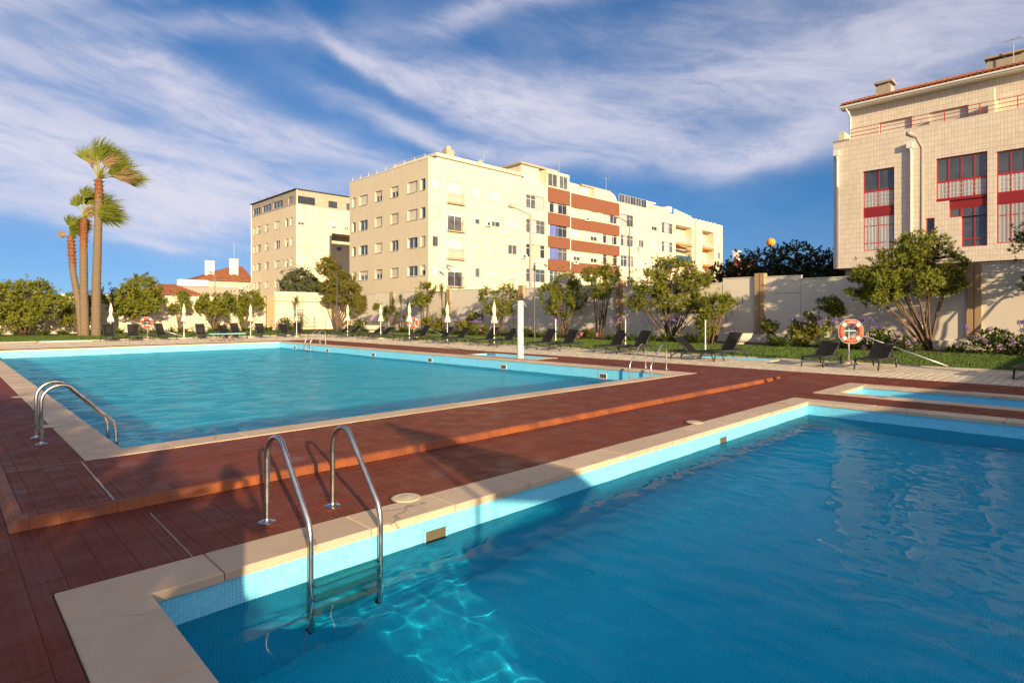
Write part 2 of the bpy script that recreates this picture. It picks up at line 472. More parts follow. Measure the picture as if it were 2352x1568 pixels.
# coping stones, one object each
def coping(b, top, parent, lens=0.97, th=0.062, y_from=None):
    x0, x1, y0, y1 = b
    o = 0.0
    def stone(ax0, ay0, ax1, ay1):
        g_ = 0.0035
        j = random.uniform(-0.0018, 0.0018)
        mb = MB(); w, l = ax1 - ax0 - 2 * g_, ay1 - ay0 - 2 * g_
        mb.bbox((-w / 2, -l / 2, -th), (w / 2, l / 2, 0), 0.008)
        s = mb.build('coping_stone', M_STONE, parent)
        s.location = ((ax0 + ax1) / 2, (ay0 + ay1) / 2, top + j)
        s.rotation_euler = (random.uniform(-.002, .002), random.uniform(-.002, .002), 0)
    over = 0.025
    # rows along x (front, back) own the corners
    for (ya, yb) in ((y0 - CW, y0 + over), (y1 - over, y1 + CW)):
        if y_from is not None and yb < y_from: continue
        n = round((x1 - x0 + 2 * CW) / lens); st = (x1 - x0 + 2 * CW) / n
        cuts = [x0 - CW] + [x0 - CW + st * (i + random.uniform(-.12, .12)) for i in range(1, n)] + [x1 + CW]
        for a, c in zip(cuts, cuts[1:]): stone(a, ya, c, yb)
    for (xa, xb) in ((x0 - CW, x0 + over), (x1 - over, x1 + CW)):
        ya, yb = y0 + over, y1 - over
        n = round((yb - ya) / lens); st = (yb - ya) / n
        cuts = [ya] + [ya + st * (i + random.uniform(-.12, .12)) for i in range(1, n)] + [yb]
        for a, c in zip(cuts, cuts[1:]):
            if y_from is not None and c < y_from: continue
            stone(xa, a, xb, c)
coping(BIG, 0.006, B_BIG)
coping(NEAR, LOW + 0.012, B_NEAR, y_from=-3)
coping(TOD, LOW + 0.012, B_TOD, y_from=-3)

# water surfaces: real ripples
def ripple(u, w, seed, parts):
    h = 0.0
    for lam, amp, sx, sy in parts:
        h += amp * noise.noise(Vector((u / lam * sx + seed, w / lam * sy - seed, seed * 1.7)))
    return h
def water(name, b, z, step, parts, m, seed, y0=None):
    x0, x1, ya, yb = b
    if y0 is not None: ya = y0
    nx = int((x1 - x0) / step) + 1; ny = int((yb - ya) / step) + 1
    vs = []
    for j in range(ny + 1):
        w = ya + (yb - ya) * j / ny
        for i in range(nx + 1):
            u = x0 + (x1 - x0) * i / nx
            vs.append((u, w, z + ripple(u, w, seed, parts)))
    fs = [(j * (nx + 1) + i, j * (nx + 1) + i + 1, (j + 1) * (nx + 1) + i + 1, (j + 1) * (nx + 1) + i) for j in range(ny) for i in range(nx)]
    me = bpy.data.meshes.new(name); me.from_pydata(vs, [], fs); me.materials.append(m)
    me.polygons.foreach_set('use_smooth', [True] * len(fs)); me.update()
    o = link(name, me); tag(o, kind='structure')
    return o
M_WN = water_material('clear_pool_water', (0.25, 0.91, 1.0), 0.32, 0.0)
M_WB = water_material('rippled_pool_water', (0.26, 0.94, 1.0), 0.32, 0.05)
WZ_NEAR, WZ_BIG, WZ_TOD = -0.325, -0.36, -0.31
W1 = water('childrens_pool_water', NEAR, WZ_NEAR, 0.023, [(0.60, .0035, 1, 1), (0.24, .0052, 1, .85), (0.12, .0022, 1, .75)], M_WN, 3.1)
W2 = water('swimming_pool_water', BIG, WZ_BIG, 0.07, [(1.3, .012, 1, 1), (0.55, .008, 1, 1)], M_WB, 11.3)
W3 = water('toddler_pool_water', TOD, WZ_TOD, 0.06, [(0.5, .003, 1, 1), (0.2, .001, 1, .8)], M_WN, 5.2)
for o in (W1, W2, W3): o.cycles.is_caustics_caster = True

# ------------------------------------------------------------------ red tiled decks
TS = 0.2
def deck_z(u, w):
    """surface height of the red deck: the strip round the small pools lies one step lower"""
    if w >= 6.1 and u >= 0.53: return 0.0
    if u < 0.6: return LOW
    k = max(0.0, min(1.0, (u - 15.2) / 0.9)) * max(0.0, min(1.0, (w - 4.85) / 1.2))
    k = max(k, max(0.0, min(1.0, (u - 16.7) / 1.0)))
    return LOW * (1 - k)
def in_rect(u, w, r): return r[0] < u < r[1] and r[2] < w < r[3]
STOP = [grow(b, CW + 0.004) for b in (BIG, NEAR, TOD)] + [grow(SHOW, 0.02)]
deck_rects = {'up': [(0.503, 17.7, 6.163, 36.6)], 'low': [(-4.0, 0.40, 6.06, 20.0), (-4.0, 17.7, -2.0, 6.06)]}
def collect_tiles():
    up, low = [], []
    for key, lst in deck_rects.items():
        for (a0, a1, b0, b1) in lst:
            i0, i1 = math.floor(a0 / TS), math.ceil(a1 / TS); j0, j1 = math.floor(b0 / TS), math.ceil(b1 / TS)
            for i in range(i0, i1):
                for j in range(j0, j1):
                    x0, x1, y0, y1 = max(a0, i * TS), min(a1, (i + 1) * TS), max(b0, j * TS), min(b1, (j + 1) * TS)
                    # trim against copings
                    for r in STOP:
                        if x1 <= r[0] or x0 >= r[1] or y1 <= r[2] or y0 >= r[3]: continue
                        if x0 < r[0] and y0 < r[3] and y1 > r[2] and r[0] - x0 > 0.012: x1 = min(x1, r[0])
                        elif x1 > r[1] and x1 - r[1] > 0.012: x0 = max(x0, r[1])
                        elif y0 < r[2] and r[2] - y0 > 0.012: y1 = min(y1, r[2])
                        elif y1 > r[3] and y1 - r[3] > 0.012: y0 = max(y0, r[3])
                        else: x1 = x0 - 1
                    if x1 - x0 < 0.015 or y1 - y0 < 0.015: continue
                    c = ((x0 + x1) / 2, (y0 + y1) / 2)
                    (up if key == 'up' else low).append((x0, x1, y0, y1, c))
    return up, low
UP_T, LOW_T = collect_tiles()
def shows(c, z):
    p = project((c[0], c[1], z))
    if not p or not (-60 < p[0] < 2412 and p[1] < 1640): return 0.0
    return 1.0 / (p[2] ** 3)
def lay_tiles(tiles, base, m, joint, ch, zf, name, keep=290, th=0.014, flat=lambda c: True, jit=0.0012):
    vis = [(shows(t[4], 0), t) for t in tiles]
    vis = [v for v in vis if v[0] > 0]
    vis.sort(key=lambda v: -v[0])
    single, rest = [], []
    for s, t in vis:
        if len(single) < keep and flat(t[4]): single.append(t)
        else: rest.append(t)
    cache = {}
    for (x0, x1, y0, y1, c) in single:
        key = (round(x1 - x0, 3), round(y1 - y0, 3))
        if key not in cache:
            a, b = (x1 - x0) / 2 - joint, (y1 - y0) / 2 - joint
            mb = MB().bbox((-a, -b, -th), (a, b, 0), min(ch, a * .4, b * .4)); cache[key] = mb.mesh(name, m)
        o = link(name, cache[key], base)
        o.location = (c[0], c[1], zf(*c) + random.uniform(-jit, jit))
        o.rotation_euler = (random.uniform(-.004, .004), random.uniform(-.004, .004), 0)
    mb = MB()
    for (x0, x1, y0, y1, c) in rest:
        x0, x1, y0, y1 = x0 + joint, x1 - joint, y0 + joint, y1 - joint
        if x1 - x0 < 0.004 or y1 - y0 < 0.004: continue
        j = random.uniform(-jit, jit)
        q = [(x0, y0), (x1, y0), (x1, y1), (x0, y1)]
        top = [(a, b, zf(a, b) + j) for a, b in q]; bot = [(a, b, z - th) for a, b, z in top]
        mb.add(bot + top, [(4, 5, 6, 7), (0, 1, 5, 4), (1, 2, 6, 5), (2, 3, 7, 6), (3, 0, 4, 7)])
    if rest:
        o = mb.build(name + '_field', m, base, fix=False); tag(o, kind='stuff')
def deck_base(name, rects, zf, m, drop):
    """the mortar bed under the tiles, cut round the copings"""
    mb = MB()
    for (a0, a1, b0, b1) in rects:
        hs = [r for r in STOP]
        xs = sorted({a0, a1, *[q for r in hs for q in r[:2] if a0 < q < a1], *[q for q in (15.2, 16.1, 16.7) if a0 < q < a1]})
        ys = sorted({b0, b1, *[q for r in hs for q in r[2:] if b0 < q < b1], *[q for q in (4.85, 6.05) if b0 < q < b1]})
        for i in range(len(xs) - 1):
            for j in range(len(ys) - 1):
                c = ((xs[i] + xs[i + 1]) / 2, (ys[j] + ys[j + 1]) / 2)
                if any(in_rect(*c, r) for r in hs): continue
                e = 1e-4
                mb.quad(*[(a, b, zf(min(max(a, a0 + e), a1 - e), min(max(b, b0 + e), b1 - e)) - drop) for a, b in ((xs[i], ys[j]), (xs[i + 1], ys[j]), (xs[i + 1], ys[j + 1]), (xs[i], ys[j + 1]))])
    return tag(mb.build(name, m, fix=False), kind='structure')
D_UP = deck_base('upper_pool_deck', deck_rects['up'], deck_z, M_GROUT, 0.006)
D_LOW = deck_base('lower_pool_deck', deck_rects['low'], deck_z, M_GROUT, 0.006)
lay_tiles(UP_T, D_UP, M_TILE, 0.0011, 0.002, deck_z, 'deck_tile', 290)
lay_tiles(LOW_T, D_LOW, M_TILE, 0.0011, 0.002, deck_z, 'deck_tile', 290, flat=lambda c: c[0] < 15)
# mortar seams that have opened up
M_SEAM = mat('pale_mortar_seam', (0.42, 0.36, 0.28), 0.9, 0.2, 8)
def seam(pts, z, wd, parent):
    mb = MB()
    P = []
    for (a, b) in zip(pts, pts[1:]):
        n = max(2, int(math.dist(a, b) / 0.05))
        for i in range(n): P.append((a[0] + (b[0] - a[0]) * i / n, a[1] + (b[1] - a[1]) * i / n))
    P.append(pts[-1])
    d = Vector((pts[-1][0] - pts[0][0], pts[-1][1] - pts[0][1])).normalized(); nrm = Vector((-d.y, d.x))
    L, Rr = [], []
    for p in P:
        w1, w2 = wd * random.uniform(.3, 1.0), wd * random.uniform(.3, 1.0)
        L.append((p[0] + nrm.x * w1, p[1] + nrm.y * w1, z)); Rr.append((p[0] - nrm.x * w2, p[1] - nrm.y * w2, z))
    for i in range(len(P) - 1): mb.quad(L[i], Rr[i], Rr[i + 1], L[i + 1])
    return mb.build('mortar_seam', M_SEAM, parent)
seam([(1.15, 8.05), (1.12, 6.18)], 0.0045, 0.012, D_UP)
seam([(0.52, 8.06), (1.16, 8.07)], 0.0045, 0.009, D_UP)
seam([(1.32, 5.85), (1.30, 4.58)], LOW + 0.0045, 0.006, D_LOW)
seam([(-1.4, 5.1), (0.35, 5.25)], LOW + 0.0045, 0.003, D_LOW)
seam([(8.9, 5.9), (8.92, 4.62)], LOW + 0.0045, 0.006, D_LOW)
seam([(4.4, 8.0), (4.42, 6.18)], 0.0045, 0.004, D_UP)

# rounded step tiles between the two levels
def step_tiles():
    prof = [(0.08, -0.078), (0.08, 0.0035), (0.046, 0.0035), (0.032, -0.003), (0.018, -0.018), (0.002, -0.046), (-0.018, -0.078)]
    L = 0.2
    def mesh(length):
        mb = MB(); mb.prism(prof, 0, -length / 2 + 0.0012, length / 2 - 0.0012)
        me = mb.mesh('step_tile', M_STEP)
        bm = bmesh.new(); bm.from_mesh(me); bmesh.ops.recalc_face_normals(bm, faces=bm.faces); bm.to_mesh(me); bm.free()
        return me
    me = mesh(L)
    u = 0.53
    while u < 15.45:
        if not (14.9 < u < 15.05):
            o = link('step_tile', me, D_UP); o.location = (u + L / 2, 6.08 + random.uniform(-.002, .002), random.uniform(-.0015, .0015)); o.rotation_euler = (0, 0, random.uniform(-.008, .008))
        u += L
    o = link('step_tile', me, D_UP); o.location = (15.75, 6.02, 0.004); o.rotation_euler = (0.02, 0, -0.12)
    w = 6.36
    while w < 17.5:
        o = link('step_tile', me, D_UP); o.location = (0.42 + random.uniform(-.002, .002), w, random.uniform(-.0015, .0015)); o.rotation_euler = (0, 0, R(-90) + random.uniform(-.006, .006))
        w += L
    mb = MB(); lo, hi = [(.402, 6.062), (.53, 6.062), (.53, 6.262), (.402, 6.262)], [(.466, 6.126), (.53, 6.126), (.53, 6.262), (.466, 6.262)]
    mb.add([(*q, -.078) for q in lo] + [(*q, .0035) for q in hi], [(3, 2, 1, 0), (4, 5, 6, 7), (0, 1, 5, 4), (1, 2, 6, 5), (2, 3, 7, 6), (3, 0, 4, 7)]); mb.build('step_tile', M_STEP, D_UP)
step_tiles()

# ------------------------------------------------------------------ pale pavers
def paver_material():
    m = bpy.data.materials.new('cream_paver'); m.use_nodes = True
    nt = m.node_tree; g = G(nt); b = nt.nodes['Principled BSDF']
    P = g.n('ShaderNodeNewGeometry').outputs['Position']; x, y, z = g.xyz(P)
    wn = g.n('ShaderNodeTexWhiteNoise', noise_dimensions='2D')
    g.put(wn.inputs['Vector'], g.comb(g.m('FLOOR', g.m('DIVIDE', x, 0.2)), g.m('FLOOR', g.m('DIVIDE', y, 0.2))))
    col = g.mix(wn.outputs['Value'], (0.50, 0.43, 0.31), (0.62, 0.54, 0.40))
    col = g.mix(g.smooth(g.noise(P, 1.4, 6, 0.65), 0.5, 0.75, 0, 0.55), col, (0.40, 0.34, 0.25))
    nt.links.new(col, b.inputs['Base Color']); b.inputs['Roughness'].default_value = 0.8
    nt.links.new(g.bump(g.noise(P, 70.0, 4, 0.7), 0.3, 0.006), b.inputs['Normal'])
    return m
M_PAVER = paver_material()
M_PBED = mat('paver_joint_sand', (0.22, 0.18, 0.13), 0.95, 0.3, 6)
PAV = [(17.7, 22.2, -2.0, 45.3), (-8.0, 17.7, 36.6, 45.3)]
STOP2 = [grow(FB1, 0.02), grow(FB2, 0.02)]
mbp = MB()
for (a0, a1, b0, b1) in PAV:
    hs = STOP2
    xs = sorted({a0, a1, *[q for r in hs for q in r[:2] if a0 < q < a1]}); ys = sorted({b0, b1, *[q for r in hs for q in r[2:] if b0 < q < b1]})
    for i in range(len(xs) - 1):
        for j in range(len(ys) - 1):
            c = ((xs[i] + xs[i + 1]) / 2, (ys[j] + ys[j + 1]) / 2)
            if any(in_rect(*c, r) for r in hs): continue
            mbp.quad((xs[i], ys[j], -0.010), (xs[i + 1], ys[j], -0.010), (xs[i + 1], ys[j + 1], -0.010), (xs[i], ys[j + 1], -0.010))
PAVING = tag(mbp.build('paved_terrace', M_PBED, fix=False), kind='structure')
pv = []
for (a0, a1, b0, b1) in PAV:
    u = a0 + 0.004
    while u + 0.19 < a1:
        w = b0
        while w + 0.19 < b1:
            if not any(r[0] - 0.2 < u < r[1] and r[2] - 0.2 < w < r[3] for r in STOP2):
                pv.append((u, u + 0.2, w, w + 0.2, (u + 0.1, w + 0.1)))
            w += 0.2
        u += 0.2
lay_tiles(pv, PAVING, M_PAVER, 0.008, 0.012, lambda a, b: 0.002, 'paver', 290, th=0.02, jit=0.003)

# ------------------------------------------------------------------ buildings
def plaster(name, color, stain, dirt=0.35, sc=0.35):
    m = bpy.data.materials.new(name); m.use_nodes = True
    nt = m.node_tree; g = G(nt); b = nt.nodes['Principled BSDF']
    P = g.n('ShaderNodeNewGeometry').outputs['Position']
    streak = g.v('MULTIPLY', P, (1.0, 1.0, 0.12))
    col = g.mix(g.noise(P, sc, 6, 0.65), tuple(c * 0.93 for c in color), tuple(min(1, c * 1.04) for c in color))
    col = g.mix(g.m('MULTIPLY', g.smooth(g.noise(streak, 1.7, 6, 0.7), 0.52, 0.80), dirt), col, stain)
    col = g.mix(g.m('MULTIPLY', g.smooth(g.noise(P, 0.22, 6, 0.7), 0.58, 0.8), dirt), col, stain)
    nt.links.new(col, b.inputs['Base Color']); b.inputs['Roughness'].default_value = 0.9; b.inputs['Specular IOR Level'].default_value = 0.2
    nt.links.new(g.bump(g.noise(P, 25.0, 4, 0.7), 0.12, 0.01), b.inputs['Normal'])
    return m
M_CREAM = plaster('cream_render', (0.70, 0.615, 0.44), (0.42, 0.35, 0.24), 0.45)
M_AGED = plaster('weathered_cream_render', (0.70, 0.61, 0.43), (0.33, 0.30, 0.17), 0.60, 0.5)
M_BAND = plaster('rust_brown_render', (0.22, 0.088, 0.05), (0.17, 0.07, 0.042), 0.35)
M_CONC = plaster('grey_concrete', (0.40, 0.35, 0.27), (0.20, 0.18, 0.13), 0.6, 0.8)
M_WHITE = plaster('white_paint', (0.78, 0.75, 0.68), (0.55, 0.50, 0.40), 0.2)
M_TERRA = mat('terracotta_roof', (0.29, 0.105, 0.048), 0.8, 0.4, 3.0, col2=(0.15, 0.075, 0.05), c2scale=1.2)
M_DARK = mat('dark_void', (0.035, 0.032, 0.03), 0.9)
M_FRAME = mat('white_window_frame', (0.72, 0.72, 0.70), 0.4, 0.05)
M_GREYF = mat('grey_window_frame', (0.42, 0.44, 0.45), 0.4, 0.1)
M_REDF = mat('red_window_frame', (0.42, 0.035, 0.035), 0.45, 0.15, 4)
M_PANEL = mat('dark_red_panel', (0.26, 0.02, 0.022), 0.5, 0.2, 3)
M_SHUT = mat('cream_roller_shutter', (0.70, 0.65, 0.53), 0.65, 0.06, 2, objvar=0.30)
M_CURT = mat('white_net_curtain', (0.40, 0.39, 0.39), 0.9, 0.15, 6, objvar=0.25)
M_IRON = mat('dark_ironwork', (0.06, 0.055, 0.05), 0.5, metal=0.3)
M_PIPE = mat('white_downpipe', (0.78, 0.76, 0.70), 0.5, 0.06)
def glass_mat():
    m = bpy.data.materials.new('window_glass'); m.use_nodes = True
    nt = m.node_tree; g = G(nt); b = nt.nodes['Principled BSDF']
    r = g.n('ShaderNodeObjectInfo').outputs['Random']
    P = g.n('ShaderNodeNewGeometry').outputs['Position']
    k = g.m('MULTIPLY', r, g.smooth(g.noise(P, 1.3, 2), 0.35, 0.65, 0.5, 1.0))
    nt.links.new(g.mix(k, (0.02, 0.025, 0.03), (0.16, 0.17, 0.18)), b.inputs['Base Color'])
    b.inputs['Roughness'].default_value = 0.04; b.inputs['Specular IOR Level'].default_value = 0.9; b.inputs['Coat Weight'].default_value = 0.3
    return m
M_GLASS = glass_mat()

class Face:
    """A facade plane: s runs along it, z up, d inwards."""
    def __init__(s, axis, c, out=-1): s.axis, s.c, s.o = axis, c, out
    def P(s, a, z, d=0.0):
        k = s.c - s.o * d
        return (k, a, z) if s.axis == 0 else (a, k, z)
def wall_face(mb, F, s0, s1, z0, z1, holes, depth):
    """wall skin with real openings and reveals"""
    xs = sorted({s0, s1, *[q for h in holes for q in h[:2]]}); zs = sorted({z0, z1, *[q for h in holes for q in h[2:4]]})
    for i in range(len(xs) - 1):
        for j in range(len(zs) - 1):
            cx, cz = (xs[i] + xs[i + 1]) / 2, (zs[j] + zs[j + 1]) / 2
            if not (s0 < cx < s1 and z0 < cz < z1) or any(h[0] < cx < h[1] and h[2] < cz < h[3] for h in holes): continue
            mb.quad(F.P(xs[i], zs[j]), F.P(xs[i + 1], zs[j]), F.P(xs[i + 1], zs[j + 1]), F.P(xs[i], zs[j + 1]))
    for h in holes:
        a, b, c, d = h[:4]; dp = h[4] if len(h) > 4 else depth
        for (p, q) in (((a, c), (b, c)), ((b, c), (b, d)), ((b, d), (a, d)), ((a, d), (a, c))):
            mb.quad(F.P(*p), F.P(*q), F.P(*q, dp), F.P(*p, dp))
def fbox(mb, F, s0, s1, z0, z1, d0, d1):
    a = F.P(s0, z0, d0); b = F.P(s1, z1, d1)
    mb.box(tuple(min(p, q) for p, q in zip(a, b)), tuple(max(p, q) for p, q in zip(a, b)))
def window(F, parent, s0, s1, z0, z1, kind='open', d=0.16, fm=None, cols=2, rows=(), half=0.5, sill=True):
    """window part with pane, shutter, sill as sub-parts"""
    fm = fm or (M_GREYF if kind == 'shut' else M_FRAME); t = 0.055
    mb = MB()
    for (a, b, c, e) in ((s0, s0 + t, z0, z1), (s1 - t, s1, z0, z1), (s0 + t, s1 - t, z0, z0 + t), (s0 + t, s1 - t, z1 - t, z1)):
        fbox(mb, F, a, b, c, e, d, d + 0.06)
    for k in range(1, cols):
        q = s0 + (s1 - s0) * k / cols; fbox(mb, F, q - t / 2, q + t / 2, z0 + t, z1 - t, d + 0.004, d + 0.056)
    for r in rows:
        q = z0 + (z1 - z0) * r; fbox(mb, F, s0 + t, s1 - t, q - t / 2, q + t / 2, d + 0.008, d + 0.052)
    o = mb.build('window', fm, parent)
    zt = z1
    if kind in ('shut', 'half'):
        zl = z0 + t if kind == 'shut' else z1 - (z1 - z0) * half
        mb = MB(); n = max(3, int((z1 - zl) / 0.16))
        for i in range(n):
            a, b = zl + (z1 - zl) * i / n, zl + (z1 - zl) * (i + 1) / n
            mb.add([F.P(s0 + .01, a, d - .005), F.P(s1 - .01, a, d - .005), F.P(s1 - .01, b, d - .03), F.P(s0 + .01, b, d - .03)], [(0, 1, 2, 3)])
            mb.add([F.P(s0 + .01, a, d - .03), F.P(s1 - .01, a, d - .03), F.P(s1 - .01, a, d - .005), F.P(s0 + .01, a, d - .005)], [(0, 1, 2, 3)])
        mb.build('roller_shutter', M_SHUT, o, fix=False)
    if kind != 'shut':
        mb = MB(); mb.quad(F.P(s0 + t, z0 + t, d + .03), F.P(s1 - t, z0 + t, d + .03), F.P(s1 - t, z1 - t, d + .03), F.P(s0 + t, z1 - t, d + .03))
        mb.build('pane', M_GLASS, o, fix=False)
    if sill:
        mb = MB(); fbox(mb, F, s0 - .05, s1 + .05, z0 - .06, z0 - .004, -.05, d)
        mb.build('sill', M_CONC, o)
    return o
def curtain(F, parent, s0, s1, z0, z1, d, m=None):
    mb = MB(); n = max(6, int((s1 - s0) / 0.05))
    top, bot = [], []
    for i in range(n + 1):
        q = s0 + (s1 - s0) * i / n; dd = d + 0.006 * math.sin(i * 1.9) + 0.003 * math.sin(i * .7)
        top.append(F.P(q, z1, dd)); bot.append(F.P(q, z0, dd))
    for i in range(n): mb.quad(bot[i], bot[i + 1], top[i + 1], top[i])
    return mb.build('curtain', m or M_CURT, parent, smooth=True, fix=False)
def balustrade(F, parent, s0, s1, z0, z1, d, step=0.14, m=None, r=0.015):
    mb = MB()
    for z in (z0, z1): mb.tube([F.P(s0, z, d), F.P(s1, z, d)], 0.025, 6)
    q = s0
    while q <= s1 + 1e-6: mb.tube([F.P(q, z0, d), F.P(q, z1, d)], r, 4); q += step
    return mb.build('balustrade', m or M_IRON, parent)
def box_part(name, a, b, m, parent, r=None):
    mb = MB(); mb.box(a, b); return mb.build(name, m, parent)
def antenna(parent, x, y, z, h=1.6, m=None):
    mb = MB(); mb.tube([(x, y, z), (x, y, z + h)], 0.025, 5)
    mb.tube([(x - .1, y - .35, z + h * .9), (x + .1, y + .45, z + h * .9)], 0.015, 4)
    for k in range(6):
        t = -.3 + k * .14; mb.tube([(x - .25, y + t, z + h * .9), (x + .25, y + t, z + h * .9)], 0.01, 4)
    for k in (-1, 1): mb.tube([(x, y - .35, z + h * .9), (x + .3 * k, y - .55, z + h * (.9 + .12 * k))], .012, 4)
    return mb.build('antenna', m or M_GREYF, parent)

ROWS = [(15.2, 16.42), (12.12, 13.3), (9.02, 10.18), (5.92, 7.02)]
rk = random.Random(21)
def pick(p=(.45, .25, .3)):
    r = rk.random(); return 'shut' if r < p[0] else 'half' if r < p[0] + p[1] else 'open'

# ---- long apartment block
def main_block():
    B = thing('apartment_block', 'long cream apartment block with rust brown bands beyond the garden wall', 'apartment block', (37.7, 51.2, 0))
    B.location = (0, 0, 0)
    FL, FR = Face(0, 37.7), Face(1, 51.2)
    colsL = [(66.55, 67.46), (63.68, 65.68), (60.39, 61.96), (56.95, 58.56), (53.21, 55.11), (51.75, 52.65)]
    ZT = 18.5
    hl = [(a, b, z0, z1) for a, b in colsL for z0, z1 in ROWS]
    mb = MB(); wall_face(mb, FL, 51.2, 68.1, 4.15, ZT, hl, 0.22)
    # right face: plain bays then banded bays then bays with balconies
    colsR = [(38.25, 39.13, 'w'), (44.37, 45.21, 'w'), (46.77, 48.41, 'w'), (49.66, 51.3, 'w'), (52.82, 56.37, 'g'), (57.21, 60.78, 'g'), (62.13, 63.68, 'w'), (65.9, 67.54, 'w'), (68.82, 72.34, 'g'),
             (73.2, 76.61, 'g'), (78.03, 79.63, 'w'), (81.78, 83.48, 'w'), (84.76, 88.26, 'g'), (104.38, 105.59, 'w')]
    hr = []
    for a, b, k in colsR:
        for z0, z1 in ROWS:
            hr.append((a, b, z0 - (0.15 if k == 'g' else 0), z1 + (0.42 if k == 'g' else 0)))
    for z0, z1 in ROWS: hr.append((40.36, 42.48, z0 - 1.1, z1 + 0.05))
    rec = [(89.15, 94.77), (97.86, 102.93)]
    for a, b in rec:
        for z0, z1 in ROWS: hr.append((a, b, z0 - 1.35, z1 + 0.45, 1.5))
    wall_face(mb, FR, 37.7, 106.4, 4.15, ZT, hr, 0.2)
    # remaining sides, underside, roof
    mb.quad((106.4, 51.2, 4.15), (106.4, 68.1, 4.15), (106.4, 68.1, ZT), (106.4, 51.2, ZT))
    mb.quad((37.7, 68.1, 4.15), (37.7, 68.1, ZT), (106.4, 68.1, ZT), (106.4, 68.1, 4.15))
    mb.quad((37.7, 51.2, ZT - .25), (106.4, 51.2, ZT - .25), (106.4, 68.1, ZT - .25), (37.7, 68.1, ZT - .25))
    mb.quad((37.7, 51.2, 4.15), (37.7, 68.1, 4.15), (106.4, 68.1, 4.15), (106.4, 51.2, 4.15))
    mb.build('wall', M_CREAM, B, fix=False)
    mb = MB(); mb.box((40.2, 53.4, -0.15), (105, 67, 4.146)); mb.build('ground_floor', M_DARK, B)  # near-black colour stands in for the shade under the raised block
    for k in range(9):
        u = 38.0 + k * 8.2; mb = MB(); mb.box((u, 51.5, -.15), (u + .4, 51.9, 4.146)); mb.build('column', M_CONC, B)
    for k in range(3):
        w = 56.5 + k * 5.0; mb = MB(); mb.box((38.0, w, -.15), (38.4, w + .4, 4.146)); mb.build('column', M_CONC, B)
    # windows
    for a, b in colsL:
        for i, (z0, z1) in enumerate(ROWS): window(FL, B, a, b, z0, z1, pick((.32, .28, .4)), cols=1 if b - a < 1 else 2)
    for a, b, k in colsR:
        for i, (z0, z1) in enumerate(ROWS):
            if k == 'w': window(FR, B, a, b, z0, z1, pick((.55, .28, .17)), cols=1 if b - a < 1 else 2, d=0.12)
            else:
                wn_ = window(FR, B, a, b, z0 - .15, z1 + .42, 'open', cols=4, rows=(.68,), d=0.08, fm=M_GREYF if rk.random() < .6 else M_FRAME, sill=False)
                if rk.random() < .75:
                    c0 = a + (b - a) * rk.choice((0.04, .27, .52)); curtain(FR, wn_, c0, min(b - .06, c0 + (b - a) * rk.uniform(.22, .5)), z0 - .05, z1 + .3, 0.085, rk.choice((M_CURT, M_CURT, mat('blue_curtain', (.12, .16, .45), .9), mat('beige_blind', (.55, .47, .32), .9))))
    for i, (z0, z1) in enumerate(ROWS):
        window(FR, B, 40.36, 42.48, z0 - 1.1, z1 + .05, 'shut' if i in (0, 2) else 'half', d=0.15, half=.3, sill=False)
        balustrade(FR, B, 40.25, 42.6, z0 - 1.12, z0 - .1, -0.28)
        mb = MB(); fbox(mb, FR, 40.2, 42.65, z0 - 1.26, z0 - 1.14, -.34, 0.02); mb.build('balcony_slab', M_CONC, B)
    # brown bands
    for (z0, z1) in ((16.38, 18.3), (13.45, 15.0), (10.45, 11.95), (7.42, 8.9)):
        mb = MB(); fbox(mb, FR, 56.87, 61.28, z0, z1, -.10, .02); mb.build('band', M_BAND, B)
        mb = MB(); fbox(mb, FR, 61.5, 72.8, z0 - .12, z1 - .1, -.06, .02); mb.build('band', M_BAND, B)
    # balconies: back wall, slab, railing
    M_ORN = mat('orange_slab_edge', (.62, .22, .05), .7); M_BLUE = mat('blue_balcony_panel', (.03, .12, .24), .6)
    for j, (a, b) in enumerate(rec):
        for i, (z0, z1) in enumerate(ROWS):
            mb = MB(); fbox(mb, FR, a, b, z0 - 1.35, z1 + .45, 1.5, 1.56); mb.build('balcony_wall', M_CREAM, B)
            mb = MB(); fbox(mb, FR, a - .03, b + .03, z0 - 1.66, z0 - 1.36, -.06, 1.5); mb.build('balcony_slab', M_ORN, B)
            if j == 0 and i == 1:
                mb = MB(); fbox(mb, FR, a, b, z0 - 1.3, z0 - .35, .02, .06); mb.build('balcony_panel', M_BLUE, B)
                mb = MB(); mb.add([FR.P(a + 1, z1 + .2, .1), FR.P(b - .3, z1 + .0, .1), FR.P(b - .3, z1 - .35, -.7), FR.P(a + 1, z1 - .15, -.7)], [(0, 1, 2, 3)]); mb.build('awning', M_WHITE, B)
            else: balustrade(FR, B, a + .05, b - .05, z0 - 1.3, z0 - .4, .06, .16, M_GREYF)
            fb = Face(1, 52.70); window(fb, B, a + .7, a + 2.6, z0 - 1.2, z1, pick((.7, .3, 0)), d=-.01, sill=False)
            for k in range(2):
                if rk.random() < .6:
                    q = rk.uniform(a + .6, b - .8); curtain(FR, B, q, q + rk.uniform(.4, .9), z0 - 1.1, z0 - .2, .22).name = 'laundry'
    mb = MB(); fbox(mb, FR, 95.3, 97.5, 4.2, ZT - .3, -.5, .05); mb.build('pier', M_CREAM, B)
    # downpipes
    for u, z1_ in ((39.45, 17.5), (43.35, 16.45), (61.39, 18.4), (72.95, 17.0), (88.75, 18.3), (56.62, 17.6)):
        mb = MB(); mb.tube([FR.P(u, 4.3, -.08), FR.P(u, z1_, -.08)], .06, 6); mb.build('downpipe', M_PIPE, B)
